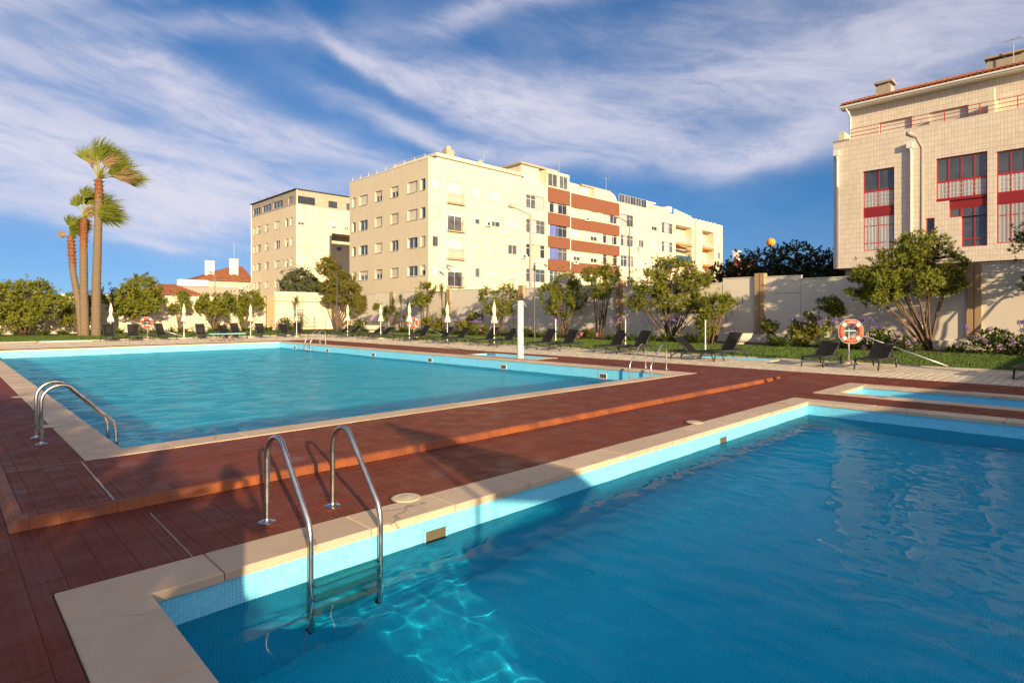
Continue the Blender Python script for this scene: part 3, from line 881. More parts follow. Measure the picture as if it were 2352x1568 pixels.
    for (u, z) in ((45.9, 12.0), (51.9, 8.6), (64.6, 14.7), (77.2, 11.6), (80.5, 8.9), (62.0, 8.5)):
        mb = MB(); fbox(mb, FR, u, u + .8, z, z + .55, -.32, -.03); ac = mb.build('air_conditioner', M_WHITE, B)
        mb = MB(); mb.lathe([(.2, 0), (.2, .01), (0, .012)], 14); fan = mb.build('fan_grille', M_IRON, ac); fan.rotation_euler = (R(90), 0, 0); fan.location = FR.P(u + .3, z + .28, -.325)
    mb = MB()
    for z in (8.15, 11.2): mb.tube([FR.P(43.6 + i * 1.62, z - .06 * math.sin(i * 2.1), -.03) for i in range(8)], .012, 4)
    mb.build('facade_cable', M_IRON, B)['kind'] = 'stuff'
    # roof parts
    mb = MB(); mb.box((39.7, 52.4, ZT - .25), (53.2, 60.5, 19.25)); mb.build('roof_storey', M_CREAM, B)
    mb = MB(); mb.box((39.4, 52.1, 19.25), (53.6, 60.8, 19.62)); mb.build('roof_slab', M_CREAM, B)
    mb = MB(); mb.box((37.66, 51.16, ZT), (56.6, 51.5, ZT + .10)); mb.box((37.66, 51.5, ZT), (37.98, 68.0, ZT + .10)); mb.build('coping', M_WHITE, B)
    mb = MB()
    for i in range(9): mb.tube([(37.85, 52.0 + i * 1.95, ZT + .1), (37.85, 52.0 + i * 1.95, ZT + .62)], .02, 4)
    mb.tube([(37.85, 52, ZT + .6), (37.85, 67.6, ZT + .6)], .025, 5); mb.build('roof_rail', M_PIPE, B)
    mb = MB(); mb.box((44.4, 56.6, 19.62), (45.6, 57.5, 21.9)); mb.lathe([(.45, 0), (.45, .25), (.3, .5), (0, .55)], 10, (45, 57.05, 21.9)); mb.build('chimney', M_CONC, B, fix=True)
    mb = MB(); mb.box((50.9, 58, 18.4), (52, 58.8, 21.2)); mb.lathe([(.4, 0), (.5, .3), (.3, .9), (0, 1.0)], 8, (51.4, 58.4, 21.2)); mb.build('chimney', M_CONC, B)
    antenna(B, 51.9, 58.3, 21.2, 2.2)
    # glazed penthouse over the brown bay
    FP = Face(1, 51.25)
    mb = MB(); wall_face(mb, FP, 56.7, 61.3, 18.32, 20.55, [(57.0, 58.9, 18.5, 20.2), (59.25, 61.05, 18.5, 20.2)], .15)
    mb.quad((56.7, 51.25, 18.32), (56.7, 51.25, 20.55), (56.7, 57, 20.55), (56.7, 57, 18.32)); mb.quad((61.3, 51.25, 18.32), (61.3, 57, 18.32), (61.3, 57, 20.55), (61.3, 51.25, 20.55))
    mb.quad((56.7, 51.25, 20.55), (61.3, 51.25, 20.55), (61.3, 57, 20.55), (56.7, 57, 20.55)); mb.build('penthouse', M_CREAM, B, fix=False)
    for a, b in ((57.0, 58.9), (59.25, 61.05)): window(FP, B, a, b, 18.5, 20.2, 'open', cols=2, d=.08, sill=False)
    mb = MB(); mb.box((53.3, 52.6, ZT - .25), (56.68, 58.5, 20.9)); mb.build('stair_house', M_CREAM, B)
    mb = MB(); mb.box((53.0, 52.3, 20.9), (60.2, 58.8, 21.15)); mb.build('roof_slab', M_CONC, B)
    antenna(B, 60.6, 52.5, 20.55, 2.4)
    def vault(u0, u1, zb, zt, w0=51.7, w1=56):
        pr = [(u0, zb), (u0, zt)]; r = zt - zb
        pr += [(u1 - r + r * math.sin(R(a)), zb + r * math.cos(R(a))) for a in range(0, 91, 15)]
        mb = MB(); n = len(pr); vs = [(p, w0, z) for p, z in pr] + [(p, w1, z) for p, z in pr]
        mb.add(vs, [tuple(range(n)), tuple(range(2 * n - 1, n - 1, -1))] + [(i, (i + 1) % n, n + (i + 1) % n, n + i) for i in range(n)])
        mb.build('vaulted_roof', M_CREAM, B)
    vault(61.4, 65.0, ZT - .3, 19.75); vault(67.5, 73.0, ZT - .3, 19.75); vault(83.0, 88.5, ZT - .3, 19.4)
    mb = MB(); mb.box((66.1, 53.0, ZT - .25), (72.4, 58, 20.1)); mb.build('lift_house', M_WHITE, B)
    mb = MB(); mb.box((65.8, 52.7, 20.1), (72.8, 58.3, 20.32)); mb.build('roof_slab', M_CONC, B)
    antenna(B, 72.0, 53, 20.3, 2.0)
    mb = MB(); mb.box((80.8, 53, ZT - .25), (85.1, 57, 20.0)); mb.build('lift_house', M_WHITE, B)
    mb = MB(); mb.box((80.5, 52.7, 20.0), (85.4, 57.3, 20.2)); mb.build('roof_slab', M_WHITE, B)
    mb = MB(); mb.box((88.9, 52.5, ZT), (90.2, 54, 20.1)); mb.build('chimney', M_WHITE, B)
    FG = Face(1, 51.4)
    for k in range(5): window(FG, B, 73.1 + k * 1.5, 74.55 + k * 1.5, ZT, 19.8, 'open', cols=2, d=.02, fm=M_GREYF, sill=False)
    M_GREEN = mat('pale_green_glass', (.35, .55, .45), .15, .1)
    for k in range(5):
        mb = MB(); fbox(mb, FR, 88.7 + k * 1.2, 89.85 + k * 1.2, ZT + .02, 19.5 - k * .13, .1, .14); mb.build('glass_screen', M_GREEN, B)
    mb = MB()
    for k in range(7): mb.box((95.2 + k * 1.45, 51.5, ZT), (95.5 + k * 1.45, 52.6, ZT + .25))
    mb.build('roof_beams', M_WHITE, B)['kind'] = 'stuff'
main_block()

# ---- weathered block behind it
def back_block():
    B = thing('weathered_apartment_block', 'stained cream apartment block with dark attic strip, left of the long block', 'apartment block')
    FL, FR = Face(0, 38.5), Face(1, 85.5); ZT = 20.45
    colsL = [(101.5, 102.3), (99.0, 100.7), (95.75, 97.25), (91.4, 93.3), (88.3, 89.4), (86.8, 87.65)]
    hl = [(a, b, z0, z1) for a, b in colsL for z0, z1 in ROWS]
    al = [(99.2, 102.3, 18.5, 19.55), (94.8, 98.25, 18.5, 19.55), (90.35, 94.0, 18.5, 19.55), (86.6, 88.3, 18.5, 19.55)]
    mb = MB(); wall_face(mb, FL, 85.5, 103, -.15, 18.2, hl, .2)
    hr = [(38.8, 39.8, z0, z1) for z0, z1 in ROWS] + [(44.3, 45.05, *ROWS[0]), (46.5, 47.2, *ROWS[0])]
    wall_face(mb, FR, 38.5, 56, 14.42, 18.2, [h for h in hr if h[2] > 14.42], .15)
    wall_face(mb, FR, 38.5, 44.25, -.15, 14.42, [h for h in hr if h[2] < 14.42], .15)
    mb.quad((44.25, 85.5, -.15), (44.25, 88.5, -.15), (44.25, 88.5, 14.42), (44.25, 85.5, 14.42)); mb.quad((44.25, 85.5, 14.42), (56, 85.5, 14.42), (56, 88.5, 14.42), (44.25, 88.5, 14.42))
    FB = Face(1, 88.5); hb = [(44.6, 45.5, z0, z1) for z0, z1 in ROWS[1:]] + [(46.7, 47.6, z0, z1) for z0, z1 in ROWS[1:]]
    wall_face(mb, FB, 44.25, 56, -.15, 14.42, hb, .15)
    mb.quad((38.5, 103, -.15), (38.5, 103, 18.2), (56, 103, 18.2), (56, 103, -.15)); mb.quad((56, 85.5, -.15), (56, 103, -.15), (56, 103, 18.2), (56, 85.5, 18.2))
    mb.build('wall', M_AGED, B, fix=False)
    mb = MB(); wall_face(mb, FL, 85.5, 103, 18.2, ZT, al, .15)
    ar = [(38.75, 41.5, 18.4, 19.55), (43.7, 45.2, 18.4, 19.45), (46.8, 48, 18.4, 19.45)]
    wall_face(mb, FR, 38.5, 56, 18.2, ZT, ar, .15); mb.quad((38.5, 85.5, ZT), (56, 85.5, ZT), (56, 103, ZT), (38.5, 103, ZT)); mb.build('attic_wall', M_CONC, B, fix=False)
    mb = MB(); mb.box((38.3, 85.3, ZT), (56, 103.2, ZT + .12)); mb.build('roof_edge', M_DARK, B)
    for a, b in colsL:
        for z0, z1 in ROWS: window(FL, B, a, b, z0, z1, pick((.25, .3, .45)), cols=1 if b - a < 1.3 else 2)
    for h in hr: window(FR, B, h[0], h[1], h[2], h[3], pick((.2, .6, .2)), d=.08, half=.7)
    for h in hb: window(FB, B, h[0], h[1], h[2], h[3], 'half', d=.08)
    for h in al: window(FL, B, h[0], h[1], h[2], h[3], 'open', d=.08, cols=3, fm=M_GREYF, sill=False)
    for h in ar: window(FR, B, h[0], h[1], h[2], h[3], 'open', d=.08, cols=2, fm=M_IRON, sill=False)
    mb = MB(); mb.tube([FR.P(38.62, 0, -.08), FR.P(38.62, ZT, -.08)], .06, 6); mb.build('downpipe', M_PIPE, B)
    mb = MB(); mb.tube([FL.P(102.9, 0, -.08), FL.P(102.9, ZT, -.08)], .06, 6); mb.build('downpipe', M_PIPE, B)
    mb = MB()
    for k in range(26):
        w = rk.uniform(89, 101); h = rk.uniform(.3, 1.3); mb.tube([(38.9, w, ZT + .1), (38.9 + rk.uniform(-.2, .2), w + rk.uniform(-.3, .3), ZT + .1 + h)], [.02, .005], 4)
    mb.build('roof_weeds', mat('dry_weeds', (.12, .12, .04), .9), B)['kind'] = 'stuff'
back_block()

def gable_house(name, label, u0, u1, w0, w1, zw, zr, m, overhang=.5, k=.35, k1=None):
    B = thing(name, label, 'house')
    mb = MB(); F = Face(1, w0); holes = [(u0 + (u1 - u0) * k, u0 + (u1 - u0) * k + 1.0, zw - 2.0, zw - .8) for k in (.12, .45, .75)]
    wall_face(mb, F, u0, u1, -.15, zw, holes, .15)
    mb.quad((u0, w0, -.15), (u0, w0, zw), (u0, w1, zw), (u0, w1, -.15)); mb.quad((u1, w0, -.15), (u1, w1, -.15), (u1, w1, zw), (u1, w0, zw)); mb.quad((u0, w1, -.15), (u0, w1, zw), (u1, w1, zw), (u1, w1, -.15))
    mb.build('wall', m, B, fix=False)
    for h in holes: window(F, B, *h, kind='half')
    hip_roof(B, u0 - overhang, u1 + overhang, w0 - overhang, w1 + overhang, zw + .02, zr, k, k1)
    return B
def hip_roof(B, u0, u1, w0, w1, z0, z1, k=.35, k1=None):
    wm = (w0 + w1) / 2; d = (u1 - u0) * k; d1 = (u1 - u0) * (k if k1 is None else k1)
    r0, r1 = (u0 + d, wm, z1), (u1 - d1, wm, z1); t = .12
    a, b, c, e = (u0, w0, z0), (u1, w0, z0), (u1, w1, z0), (u0, w1, z0)
    lo = lambda p: (p[0], p[1], p[2] - t)
    mb = MB(); mb.add([a, b, c, e, r0, r1, lo(a), lo(b), lo(c), lo(e)], [(0, 1, 5, 4), (1, 2, 5), (2, 3, 4, 5), (3, 0, 4), (6, 7, 1, 0), (7, 8, 2, 1), (8, 9, 3, 2), (9, 6, 0, 3), (9, 8, 7, 6)])
    ro = mb.build('roof', M_TERRA, B)
    # rows of cover tiles as ridges up the front slope
    mb = MB(); n = int((u1 - u0) / .32)
    for i in range(1, n):
        q = u0 + (u1 - u0) * i / n
        f = min(1.0, (q - u0) / d, (u1 - q) / max(d1, .01))
        top = (q, w0 + (wm - w0) * f, z0 + (z1 - z0) * f + .03)
        mb.tube([(q, w0 - .02, z0 + .03), top], .07, 5)
    mb.build('cover_tiles', M_TERRA, ro)['kind'] = 'stuff'
    return ro
# terraced house left of the weathered block
H = gable_house('terraced_house', 'small house with orange tiled roof and two white chimneys, beside weathered block', 31.0, 39.5, 106, 114, 7.5, 10.3, mat('pinkish_render', (.55, .44, .36), .9, .15, 1), k=.75, k1=.05)
for (a, b) in ((32.6, 107.2), (36.6, 107.4)):
    for k in range(3):
        mb = MB(); mb.lathe([(.27, 0), (.27, 3.0), (.31, 3.05), (.31, 3.25), (.24, 3.3)], 12, (a + k * .5, b + .2 * (k % 2), 7.5 if a < 34 else 8.1)); mb.build('chimney', M_WHITE, H)
mb = MB(); mb.box((27.3, 103, -.15), (36.4, 105.98, 6.2)); mb.build('terrace', mat('taupe_render', (.36, .29, .25), .9), H)
mb = MB(); mb.box((27.0, 102.7, 6.2), (31.5, 103.2, 7.2)); mb.build('parapet', M_WHITE, H)
for k in range(3):
    mb = MB(); mb.box((28.4 + k * 1.1, 102.9, 3.1), (29.1 + k * 1.1, 102.98, 4.4)); mb.build('window', M_WHITE, H)
antenna(H, 37.0, 107, 11.5, 2.6)
H2 = gable_house('low_tiled_house', 'low house with a red tiled roof just above the back wall', 21.5, 28.0, 96, 103, 4.6, 6.2, M_WHITE)
H3 = gable_house('distant_tiled_house', 'red tiled house with white chimney and skylight behind dark trees', 86, 94, 38, 41.5, 6.6, 10.4, M_WHITE, k=.15, k1=.15)
mb = MB(); mb.box((87.0, 39.4, 8.5), (87.8, 40.2, 11.2)); mb.box((86.9, 39.3, 11.2), (87.9, 40.3, 11.4)); mb.build('chimney', M_WHITE, H3)
mb = MB(); mb.add([(89, 38.2, 7.9), (90.2, 38.2, 7.9), (90.2, 38.9, 9.1), (89, 38.9, 9.1)], [(0, 1, 2, 3)]); mb.build('skylight', M_GREYF, H3)

# ---- tiled building on the right
def tile_cladding():
    m = bpy.data.materials.new('cream_tile_cladding'); m.use_nodes = True
    nt = m.node_tree; g = G(nt); b = nt.nodes['Principled BSDF']
    P = g.n('ShaderNodeNewGeometry').outputs['Position']; x, y, z = g.xyz(P)
    def edge(q, s, t):
        f = g.m('FRACT', g.m('DIVIDE', q, s)); e = g.m('MINIMUM', f, g.m('SUBTRACT', 1.0, f)); return g.smooth(e, t * .5, t, 1, 0)
    h = g.m('ADD', x, y)
    gr = g.m('MAXIMUM', edge(h, .15, .07), edge(z, .30, .055))
    wn = g.n('ShaderNodeTexWhiteNoise', noise_dimensions='2D'); g.put(wn.inputs['Vector'], g.comb(g.m('FLOOR', g.m('DIVIDE', h, .15)), g.m('FLOOR', g.m('DIVIDE', z, .3))))
    col = g.mix(wn.outputs['Value'], (.70, .61, .47), (.78, .69, .54))
    col = g.mix(g.smooth(g.noise(P, .4, 5, .6), .5, .75, 0, .4), col, (.56, .46, .33))
    col = g.mix(g.m('MULTIPLY', gr, .62), col, (.40, .33, .24))
    nt.links.new(col, b.inputs['Base Color']); b.inputs['Roughness'].default_value = .35
    nt.links.new(g.bump(g.m('SUBTRACT', 1.0, gr), .5, .006), b.inputs['Normal'])
    return m
M_CLAD = tile_cladding()
def right_block():
    B = thing('tile_clad_building', 'cream tile clad building with red window frames behind the right garden wall', 'building')
    F = Face(0, 40.0)
    openings = [(8.74, 10.37, 5.48, 10.30), (4.48, 6.73, 7.95, 10.38), (4.48, 6.14, 7.0, 7.95), (4.48, 5.59, 5.33, 7.0), (1.8, 4.1, 5.4, 10.26), (6.80, 7.21, 6.2, 7.09), (-2.6, -.9, 5.48, 10.3)]
    mb = MB(); wall_face(mb, F, -9, 12, 4.5, 12.38, openings, .16)
    mb.quad((40, 12, 4.5), (40, 12, 12.38), (53, 12, 12.38), (53, 12, 4.5)); mb.quad((40, -9, 4.5), (53, -9, 4.5), (53, -9, 12.38), (40, -9, 12.38))
    mb.quad((40, -9, 4.5), (40, 12, 4.5), (53, 12, 4.5), (53, -9, 4.5)); mb.quad((53, -9, 4.5), (53, 12, 4.5), (53, 12, 12.38), (53, -9, 12.38))
    mb.build('wall', M_CLAD, B, fix=False)
    mb = MB(); mb.box((40.2, -8.9, 11.3), (52.9, 11.9, 11.5)); mb.build('terrace_floor', M_CONC, B)
    mb = MB(); mb.box((43, -8, -.15), (52, 11, 4.49)); mb.build('ground_floor', M_DARK, B)  # recess shade put into the colour of this dark box
    for w in (11.0, 5.5, 0.0, -5.5): mb = MB(); mb.box((40.6, w, -.15), (41.1, w + .5, 4.49)); mb.build('column', M_CONC, B)
    mb = MB(); mb.box((39.96, 11.1, 12.38), (40.2, 12.04, 12.46)); mb.build('parapet_cap', M_CONC, B)
    # lower the parapet where the railing runs: rail stands on it
    mb = MB()
    for z in (12.55, 12.78, 13.0): mb.tube([(40.06, 11.1, z), (40.06, -9, z)], .02, 5)
    w = 11.0
    while w > -9: mb.tube([(40.06, w, 12.38), (40.06, w, 13.0)], .025, 5); w -= 1.55
    mb.build('terrace_railing', M_REDF, B)
    mb = MB(); mb.box((40.05, 4.2, 12.38), (41.6, 4.45, 13.3)); mb.box((40.05, 4.2, 13.3), (40.6, 4.45, 13.75)); mb.build('party_wall', M_CREAM, B)
    mb = MB(); mb.box((40.05, 11.4, 12.38), (41.6, 11.7, 12.95)); mb.build('party_wall', M_CREAM, B)
    # upper storey
    FU = Face(0, 41.6); doors = [(8.17, 9.9, 11.5, 13.5), (5.5, 7.32, 11.5, 13.5), (.5, 2.4, 11.5, 13.5)]
    mb = MB(); wall_face(mb, FU, -9, 11.5, 11.5, 15.0, doors, .2)
    mb.quad((41.6, 11.5, 11.5), (41.6, 11.5, 15.0), (52, 11.5, 15.0), (52, 11.5, 11.5)); mb.build('upper_wall', M_CLAD, B, fix=False)
    for d in doors: window(FU, B, d[0], d[1], d[2], d[3], 'shut', sill=False)
    # roof: tiled slope away from the terrace, with gutter
    mb = MB(); mb.add([(41.1, 12.0, 14.95), (41.1, -9, 14.95), (47, -9, 16.95), (47, 12.0, 16.95), (41.1, 12.0, 14.80), (41.1, -9, 14.80), (47, -9, 16.8), (47, 12.0, 16.8)],
                    [(0, 1, 2, 3), (7, 6, 5, 4), (4, 5, 1, 0), (3, 7, 4, 0), (1, 5, 6, 2)]); ro = mb.build('roof', M_TERRA, B)
    mb = MB(); w = -9.0
    while w < 12.0:
        mb.tube([(41.02, w, 14.98), (46.9, w, 16.97)], .085, 6); w += .26
    mb.build('cover_tiles', M_TERRA, ro)['kind'] = 'stuff'
    mb = MB(); mb.add([(47, 12, 16.8), (47, -9, 16.8), (53, -9, 14.6), (53, 12, 14.6)], [(0, 1, 2, 3)]); mb.build('rear_slope', M_TERRA, ro)
    mb = MB(); mb.box((41.0, -9, 14.66), (41.6, 11.9, 14.79)); mb.build('soffit', M_WHITE, B)
    mb = MB(); mb.tube([(40.98, 11.95, 14.78), (40.98, -9, 14.78)], .07, 8); mb.build('gutter', M_WHITE, B)
    mb = MB(); mb.tube([(41.0, 11.6, 14.7), (41.45, 11.45, 14.2), (41.5, 11.45, 11.6)], .055, 7); mb.build('downpipe', M_PIPE, B)
    for w, zt in ((11.75, 11.5), (7.9, 11.2)):
        mb = MB(); mb.tube([F.P(w, 4.6, -.1), F.P(w, zt - .15, -.1), F.P(w + .06, zt, -.08)], .07, 8); mb.build('downpipe', M_PIPE, B)
        mb = MB(); mb.box((39.78, w - .1, zt), (39.99, w + .2, zt + .32)); mb.build('rain_hopper', M_WHITE, B)
    # chimneys
    mb = MB(); mb.box((42.6, 9.5, 15.0), (43.5, 10.3, 16.1)); mb.box((42.5, 9.4, 16.25), (43.6, 10.4, 16.38)); mb.box((42.65, 9.6, 16.1), (42.8, 10.2, 16.25)); mb.box((43.3, 9.6, 16.1), (43.45, 10.2, 16.25)); mb.build('chimney', M_CONC, B)
    mb = MB(); mb.box((43.0, 3.2, 15.2), (44, 4.85, 16.12)); mb.box((42.9, 3.1, 16.27), (44.1, 4.95, 16.38))
    for q in (3.25, 4.0, 4.7): mb.box((43.1, q, 16.12), (43.2, q + .1, 16.27))
    mb.build('chimney', M_CONC, B)
    antenna(B, 42.7, 3.65, 15.6, 1.5)
    # red framed windows
    def redwin(s0, s1, z0, z1, cols, rows=(), curt=False, louv=False):
        o = window(F, B, s0, s1, z0, z1, 'open', d=.10, fm=M_REDF, cols=cols, rows=rows, sill=False)
        if curt: curtain(F, o, s0 + .05, s1 - .05, z0 + .05, z1 - .05, .112)
        if louv:
            mb = MB(); n = int((z1 - z0) / .2)
            for i in range(1, n):
                z = z0 + (z1 - z0) * i / n; fbox(mb, F, s0 + .06, s1 - .06, z, z + .02, .09, .104)
            mb.build('louvre', M_FRAME, o)
        return o
    def panel(s0, s1, z0, z1):
        mb = MB(); fbox(mb, F, s0, s1, z0, z1, .08, .16); mb.build('spandrel_panel', M_PANEL, B)
    redwin(8.74, 10.37, 9.05, 10.30, 2); redwin(8.74, 10.37, 8.06, 9.05, 2, curt=True, louv=True); panel(8.74, 10.37, 7.54, 8.06); redwin(8.74, 10.37, 5.48, 7.54, 2, (.22, .72), curt=True)
    redwin(4.48, 6.73, 9.05, 10.38, 4); redwin(4.48, 6.73, 8.08, 9.05, 4, curt=True, louv=True); panel(4.48, 6.14, 7.54, 8.08); redwin(5.59, 6.14, 7.0, 7.54, 1); redwin(4.48, 5.59, 5.33, 7.54, 2, (.2, .75))
    mb = MB(); fbox(mb, F, 6.14, 6.73, 7.95, 8.08, .02, .16); mb.build('spandrel_panel', M_PANEL, B)
    redwin(1.8, 4.1, 9.05, 10.26, 4); redwin(1.8, 4.1, 8.06, 9.05, 4, curt=True, louv=True); panel(1.8, 4.1, 7.5, 8.06); redwin(1.8, 4.1, 5.4, 7.5, 4, (.7,), curt=True)
    redwin(6.80, 7.21, 6.2, 7.09, 1); redwin(-2.6, -.9, 5.48, 10.3, 2, (.25, .5, .75))
right_block()

# ------------------------------------------------------------------ garden walls
M_WALL = plaster('beige_garden_wall_render', (0.73, 0.66, 0.53), (0.52, 0.45, 0.35), 0.25, 0.6)
M_PILLAR = mat('tan_fluted_pillar', (0.42, 0.28, 0.15), 0.75, 0.15, 3, bump=.2, bscale=30)
M_SLIT = mat('joint_dark_gap', (0.05, 0.045, 0.04), 0.95)
def side_wall():
    W = thing('garden_wall', 'tall beige rendered garden wall with tan pillars behind the lounger lawn', 'wall')
    pil = [-5.4, 4.28, 14.1, 23.82, 33.5, 43.0, 52.4, 61.8]
    tops = {(-5.4, 4.28): [(-5.4, 4.28, 3.95)], (4.28, 14.1): [(4.28, 11.85, 3.60), (11.85, 14.1, 3.78)], (14.1, 23.82): [(14.1, 16.35, 3.80), (16.35, 23.82, 3.55)],
            (23.82, 33.5): [(23.82, 33.5, 3.75)], (33.5, 43.0): [(33.5, 37.2, 3.62), (37.2, 43, 3.86)], (43.0, 52.4): [(43, 46.4, 3.7), (46.4, 52.4, 3.92)], (52.4, 61.8): [(52.4, 55.5, 3.98), (55.5, 61.8, 3.85)]}
    for key, segs in tops.items():
        for (a, b, zt) in segs:
            mb = MB(); mb.box((34.0, a + .01, -.15), (34.28, b - .01, zt)); mb.build('wall_panel', M_WALL, W)
            mb = MB(); mb.box((33.93, a, -.15), (33.997, b, .42)); mb.build('plinth', M_WALL, W)
            mb = MB(); mb.box((33.97, a + .005, zt + .003), (34.31, b - .005, zt + .05)); mb.build('capping', M_WALL, W)
    for w in pil:
        mb = MB()
        for k, (c0, c1, dd) in enumerate(((-.27, -.03, .12), (-.03, .03, .07), (.03, .27, .12))):
            mb.box((34.0 - dd, w + c0, .46 if w > 30 else .6), (34.36, w + c1, 4.0 + (.0 if k == 1 else .03)))
        mb.build('pillar', M_PILLAR, W)
    # stepped movement joints, as thin dark strips on the wall face
    for k in range(6):
        w = 16.05 - .38 * k * -1 if False else 15.1 + .33 * k
        z = 2.75 - k * .42
        mb = MB(); mb.box((33.992, w, z - .42), (33.999, w + .022, z)); mb.build('joint_gap', M_SLIT, W)
        mb = MB(); mb.box((33.994, w, z - .424), (33.999, w + .33, z - .415)); mb.build('joint_gap', mat('fine_joint', (.4, .35, .27), .9), W)
    for k in range(2):
        mb = MB(); mb.box((33.992, 16.34, 2.75), (33.999, 16.36, 3.5)); 
    mb.build('joint_gap', M_SLIT, W)
    mb = MB(); mb.box((33.993, 11.9, 2.84), (33.999, 13.3, 2.852)); mb.build('joint_gap', M_SLIT, W)
    return W
side_wall()
def end_wall():
    W = thing('end_garden_wall', 'cream sunlit garden wall behind the palms at the far end', 'wall')
    for (a, b, zt) in ((-24, -6, 3.4), (-6, 8, 3.4), (8, 17, 3.42), (17, 24.6, 3.36)):
        mb = MB(); mb.box((a + .005, 62.0, -.15), (b - .005, 62.28, zt)); mb.build('wall_panel', M_CREAM, W)
    mb = MB(); mb.box((24.65, 61.8, .46), (25.5, 62.4, 3.6)); mb.build('pillar', M_PILLAR, W)
    mb = MB(); mb.box((24.6, 61.75, -.15), (25.55, 62.45, .455)); mb.build('plinth', M_CREAM, W)
    mb = MB(); mb.box((25.52, 62.0, -.15), (34.0, 62.3, 3.04)); mb.build('wall_panel', M_CREAM, W)
    mb = MB(); mb.box((25.52, 61.9, 3.043), (34.0, 62.32, 3.12)); mb.build('ledge', M_PILLAR, W)
    mb = MB(); mb.box((25.55, 62.05, 3.123), (33.9, 62.15, 3.98)); mb.build('upper_screen', M_CREAM, W)
    mb = MB(); mb.box((25.5, 62.02, 3.983), (33.95, 62.2, 4.1)); mb.build('capping', M_CREAM, W)
    mb = MB()
    for k in range(5): mb.box((27 + k * 1.6, 62.03, 3.13), (27.06 + k * 1.6, 62.05, 3.98))
    mb.box((25.55, 62.03, 3.52), (33.9, 62.046, 3.56)); mb.build('batten', M_PILLAR, W)['kind'] = 'stuff'
    mb = MB(); mb.box((31.2, 61.6, -.1), (32.3, 62.0, 1.35)); mb.build('service_cabinet', M_CREAM, W)
    mb = MB(); mb.box((31.3, 61.58, 0), (32.2, 61.6, 1.3)); mb.build('cabinet_door', M_WALL, W)
end_wall()

# ------------------------------------------------------------------ lawn
def lawn_material():
    m = bpy.data.materials.new('lawn_turf'); m.use_nodes = True
    nt = m.node_tree; g = G(nt); b = nt.nodes['Principled BSDF']
    P = g.n('ShaderNodeNewGeometry').outputs['Position']
    col = g.mix(g.noise(P, 1.1, 5, .65), (.035, .068, .008), (.085, .130, .017))
    col = g.mix(g.smooth(g.noise(P, 30, 4, .7), .45, .7), col, (.10, .14, .022))
    nt.links.new(col, b.inputs['Base Color']); b.inputs['Roughness'].default_value = .9; b.inputs['Specular IOR Level'].default_value = .15
    nt.links.new(g.bump(g.noise(P, 55, 4, .75), .9, .04), b.inputs['Normal'])
    return m
M_LAWN = lawn_material()
mb = MB()
mb.box((22.2, -12, -.14), (34.0, 62, .012)); mb.box((-30, 45.3, -.14), (22.2, 62, .012))
LAWN = tag(mb.build('lawn', M_LAWN), kind='structure')
M_KERB = mat('stone_lawn_edging', (.50, .44, .34), .85, .15, 3)
mb = MB(); mb.box((22.12, -12, -.12), (22.199, 45.22, .035)); mb.box((-30, 45.22, -.12), (22.12, 45.299, .035)); tag(mb.build('lawn_edging', M_KERB), kind='structure')
def grass():
    m = mat('grass_blade', (.068, .118, .012), .7, .35, 1.2)
    r = random.Random(4); vs, fs = [], []
    def blade(u, w, h):
        a = r.uniform(0, 6.28); t = .012 + .004 * r.random(); lean = r.uniform(-.5, .5) * h; b = r.uniform(0, 6.28)
        i = len(vs)
        vs.extend([(u - t * math.cos(a), w - t * math.sin(a), .01), (u + t * math.cos(a), w + t * math.sin(a), .01), (u + lean * math.cos(b), w + lean * math.sin(b), h)])
        fs.append((i, i + 1, i + 2))
    for _ in range(75000):
        u = 22.2 + 9.0 * r.random() ** 1.5; w = -2 + 30 * r.random() ** 1.3; blade(u, w, r.uniform(.03, .075))
    for _ in range(20000):
        blade(r.uniform(22.2, 29), r.uniform(24, 45), r.uniform(.04, .08))
    for _ in range(22000):
        blade(r.uniform(0, 22), 45.3 + 12 * r.random() ** 1.6, r.uniform(.04, .08))
    me = bpy.data.meshes.new('grass'); me.from_pydata(vs, [], fs); me.materials.append(m)
    tag(link('grass', me), 'short green grass blades covering the lawn', 'grass', kind='stuff')
grass()
M_SOIL = mat('bed_soil', (.07, .05, .035), .95, .4, 4)
mb = MB(); mb.box((30.6, -8, -.1), (33.92, 61, .03)); mb.box((-25, 58.4, -.1), (30.6, 61.98, .03)); tag(mb.build('flower_bed_soil', M_SOIL), kind='structure')

# small foot baths and the shower basin
def foot_bath(b, name, label, zt=.05, wz=-.12):
    x0, x1, y0, y1 = b
    T = thing(name, label, 'foot bath', ((x0 + x1) / 2, (y0 + y1) / 2, 0)); T.location = (0, 0, 0)
    r = .14
    mb = MB(); c = [(x0, y0), (x1, y0), (x1, y1), (x0, y1)]
    for a, d in zip(c, c[1:] + c[:1]): mb.quad((*d, -.28), (*a, -.28), (*a, zt), (*d, zt))
    mb.quad((x0, y0, -.28), (x1, y0, -.28), (x1, y1, -.28), (x0, y1, -.28)); mb.build('tiled_basin', M_MOSAIC, T, fix=False)
    for (a0, b0, a1, b1) in ((x0 - r, y0 - r, x1 + r, y0), (x0 - r, y1, x1 + r, y1 + r), (x0 - r, y0, x0, y1), (x1, y0, x1 + r, y1)):
        mb = MB(); mb.bbox((a0 + .001, b0 + .001, -.02), (a1 - .001, b1 - .001, zt), .008); mb.build('kerb', M_STONE, T)
    mb = MB(); mb.quad((x0, y0, wz), (x1, y0, wz), (x1, y1, wz), (x0, y1, wz)); mb.build('water', M_WN, T, fix=False)
    return T
foot_bath(grow(FB1, -.14), 'foot_bath', 'long pale blue foot bath at the lawn edge, right of the crossed loungers')
foot_bath(grow(FB2, -.14), 'foot_bath', 'pale blue foot bath by the lawn at far left, near the palms')
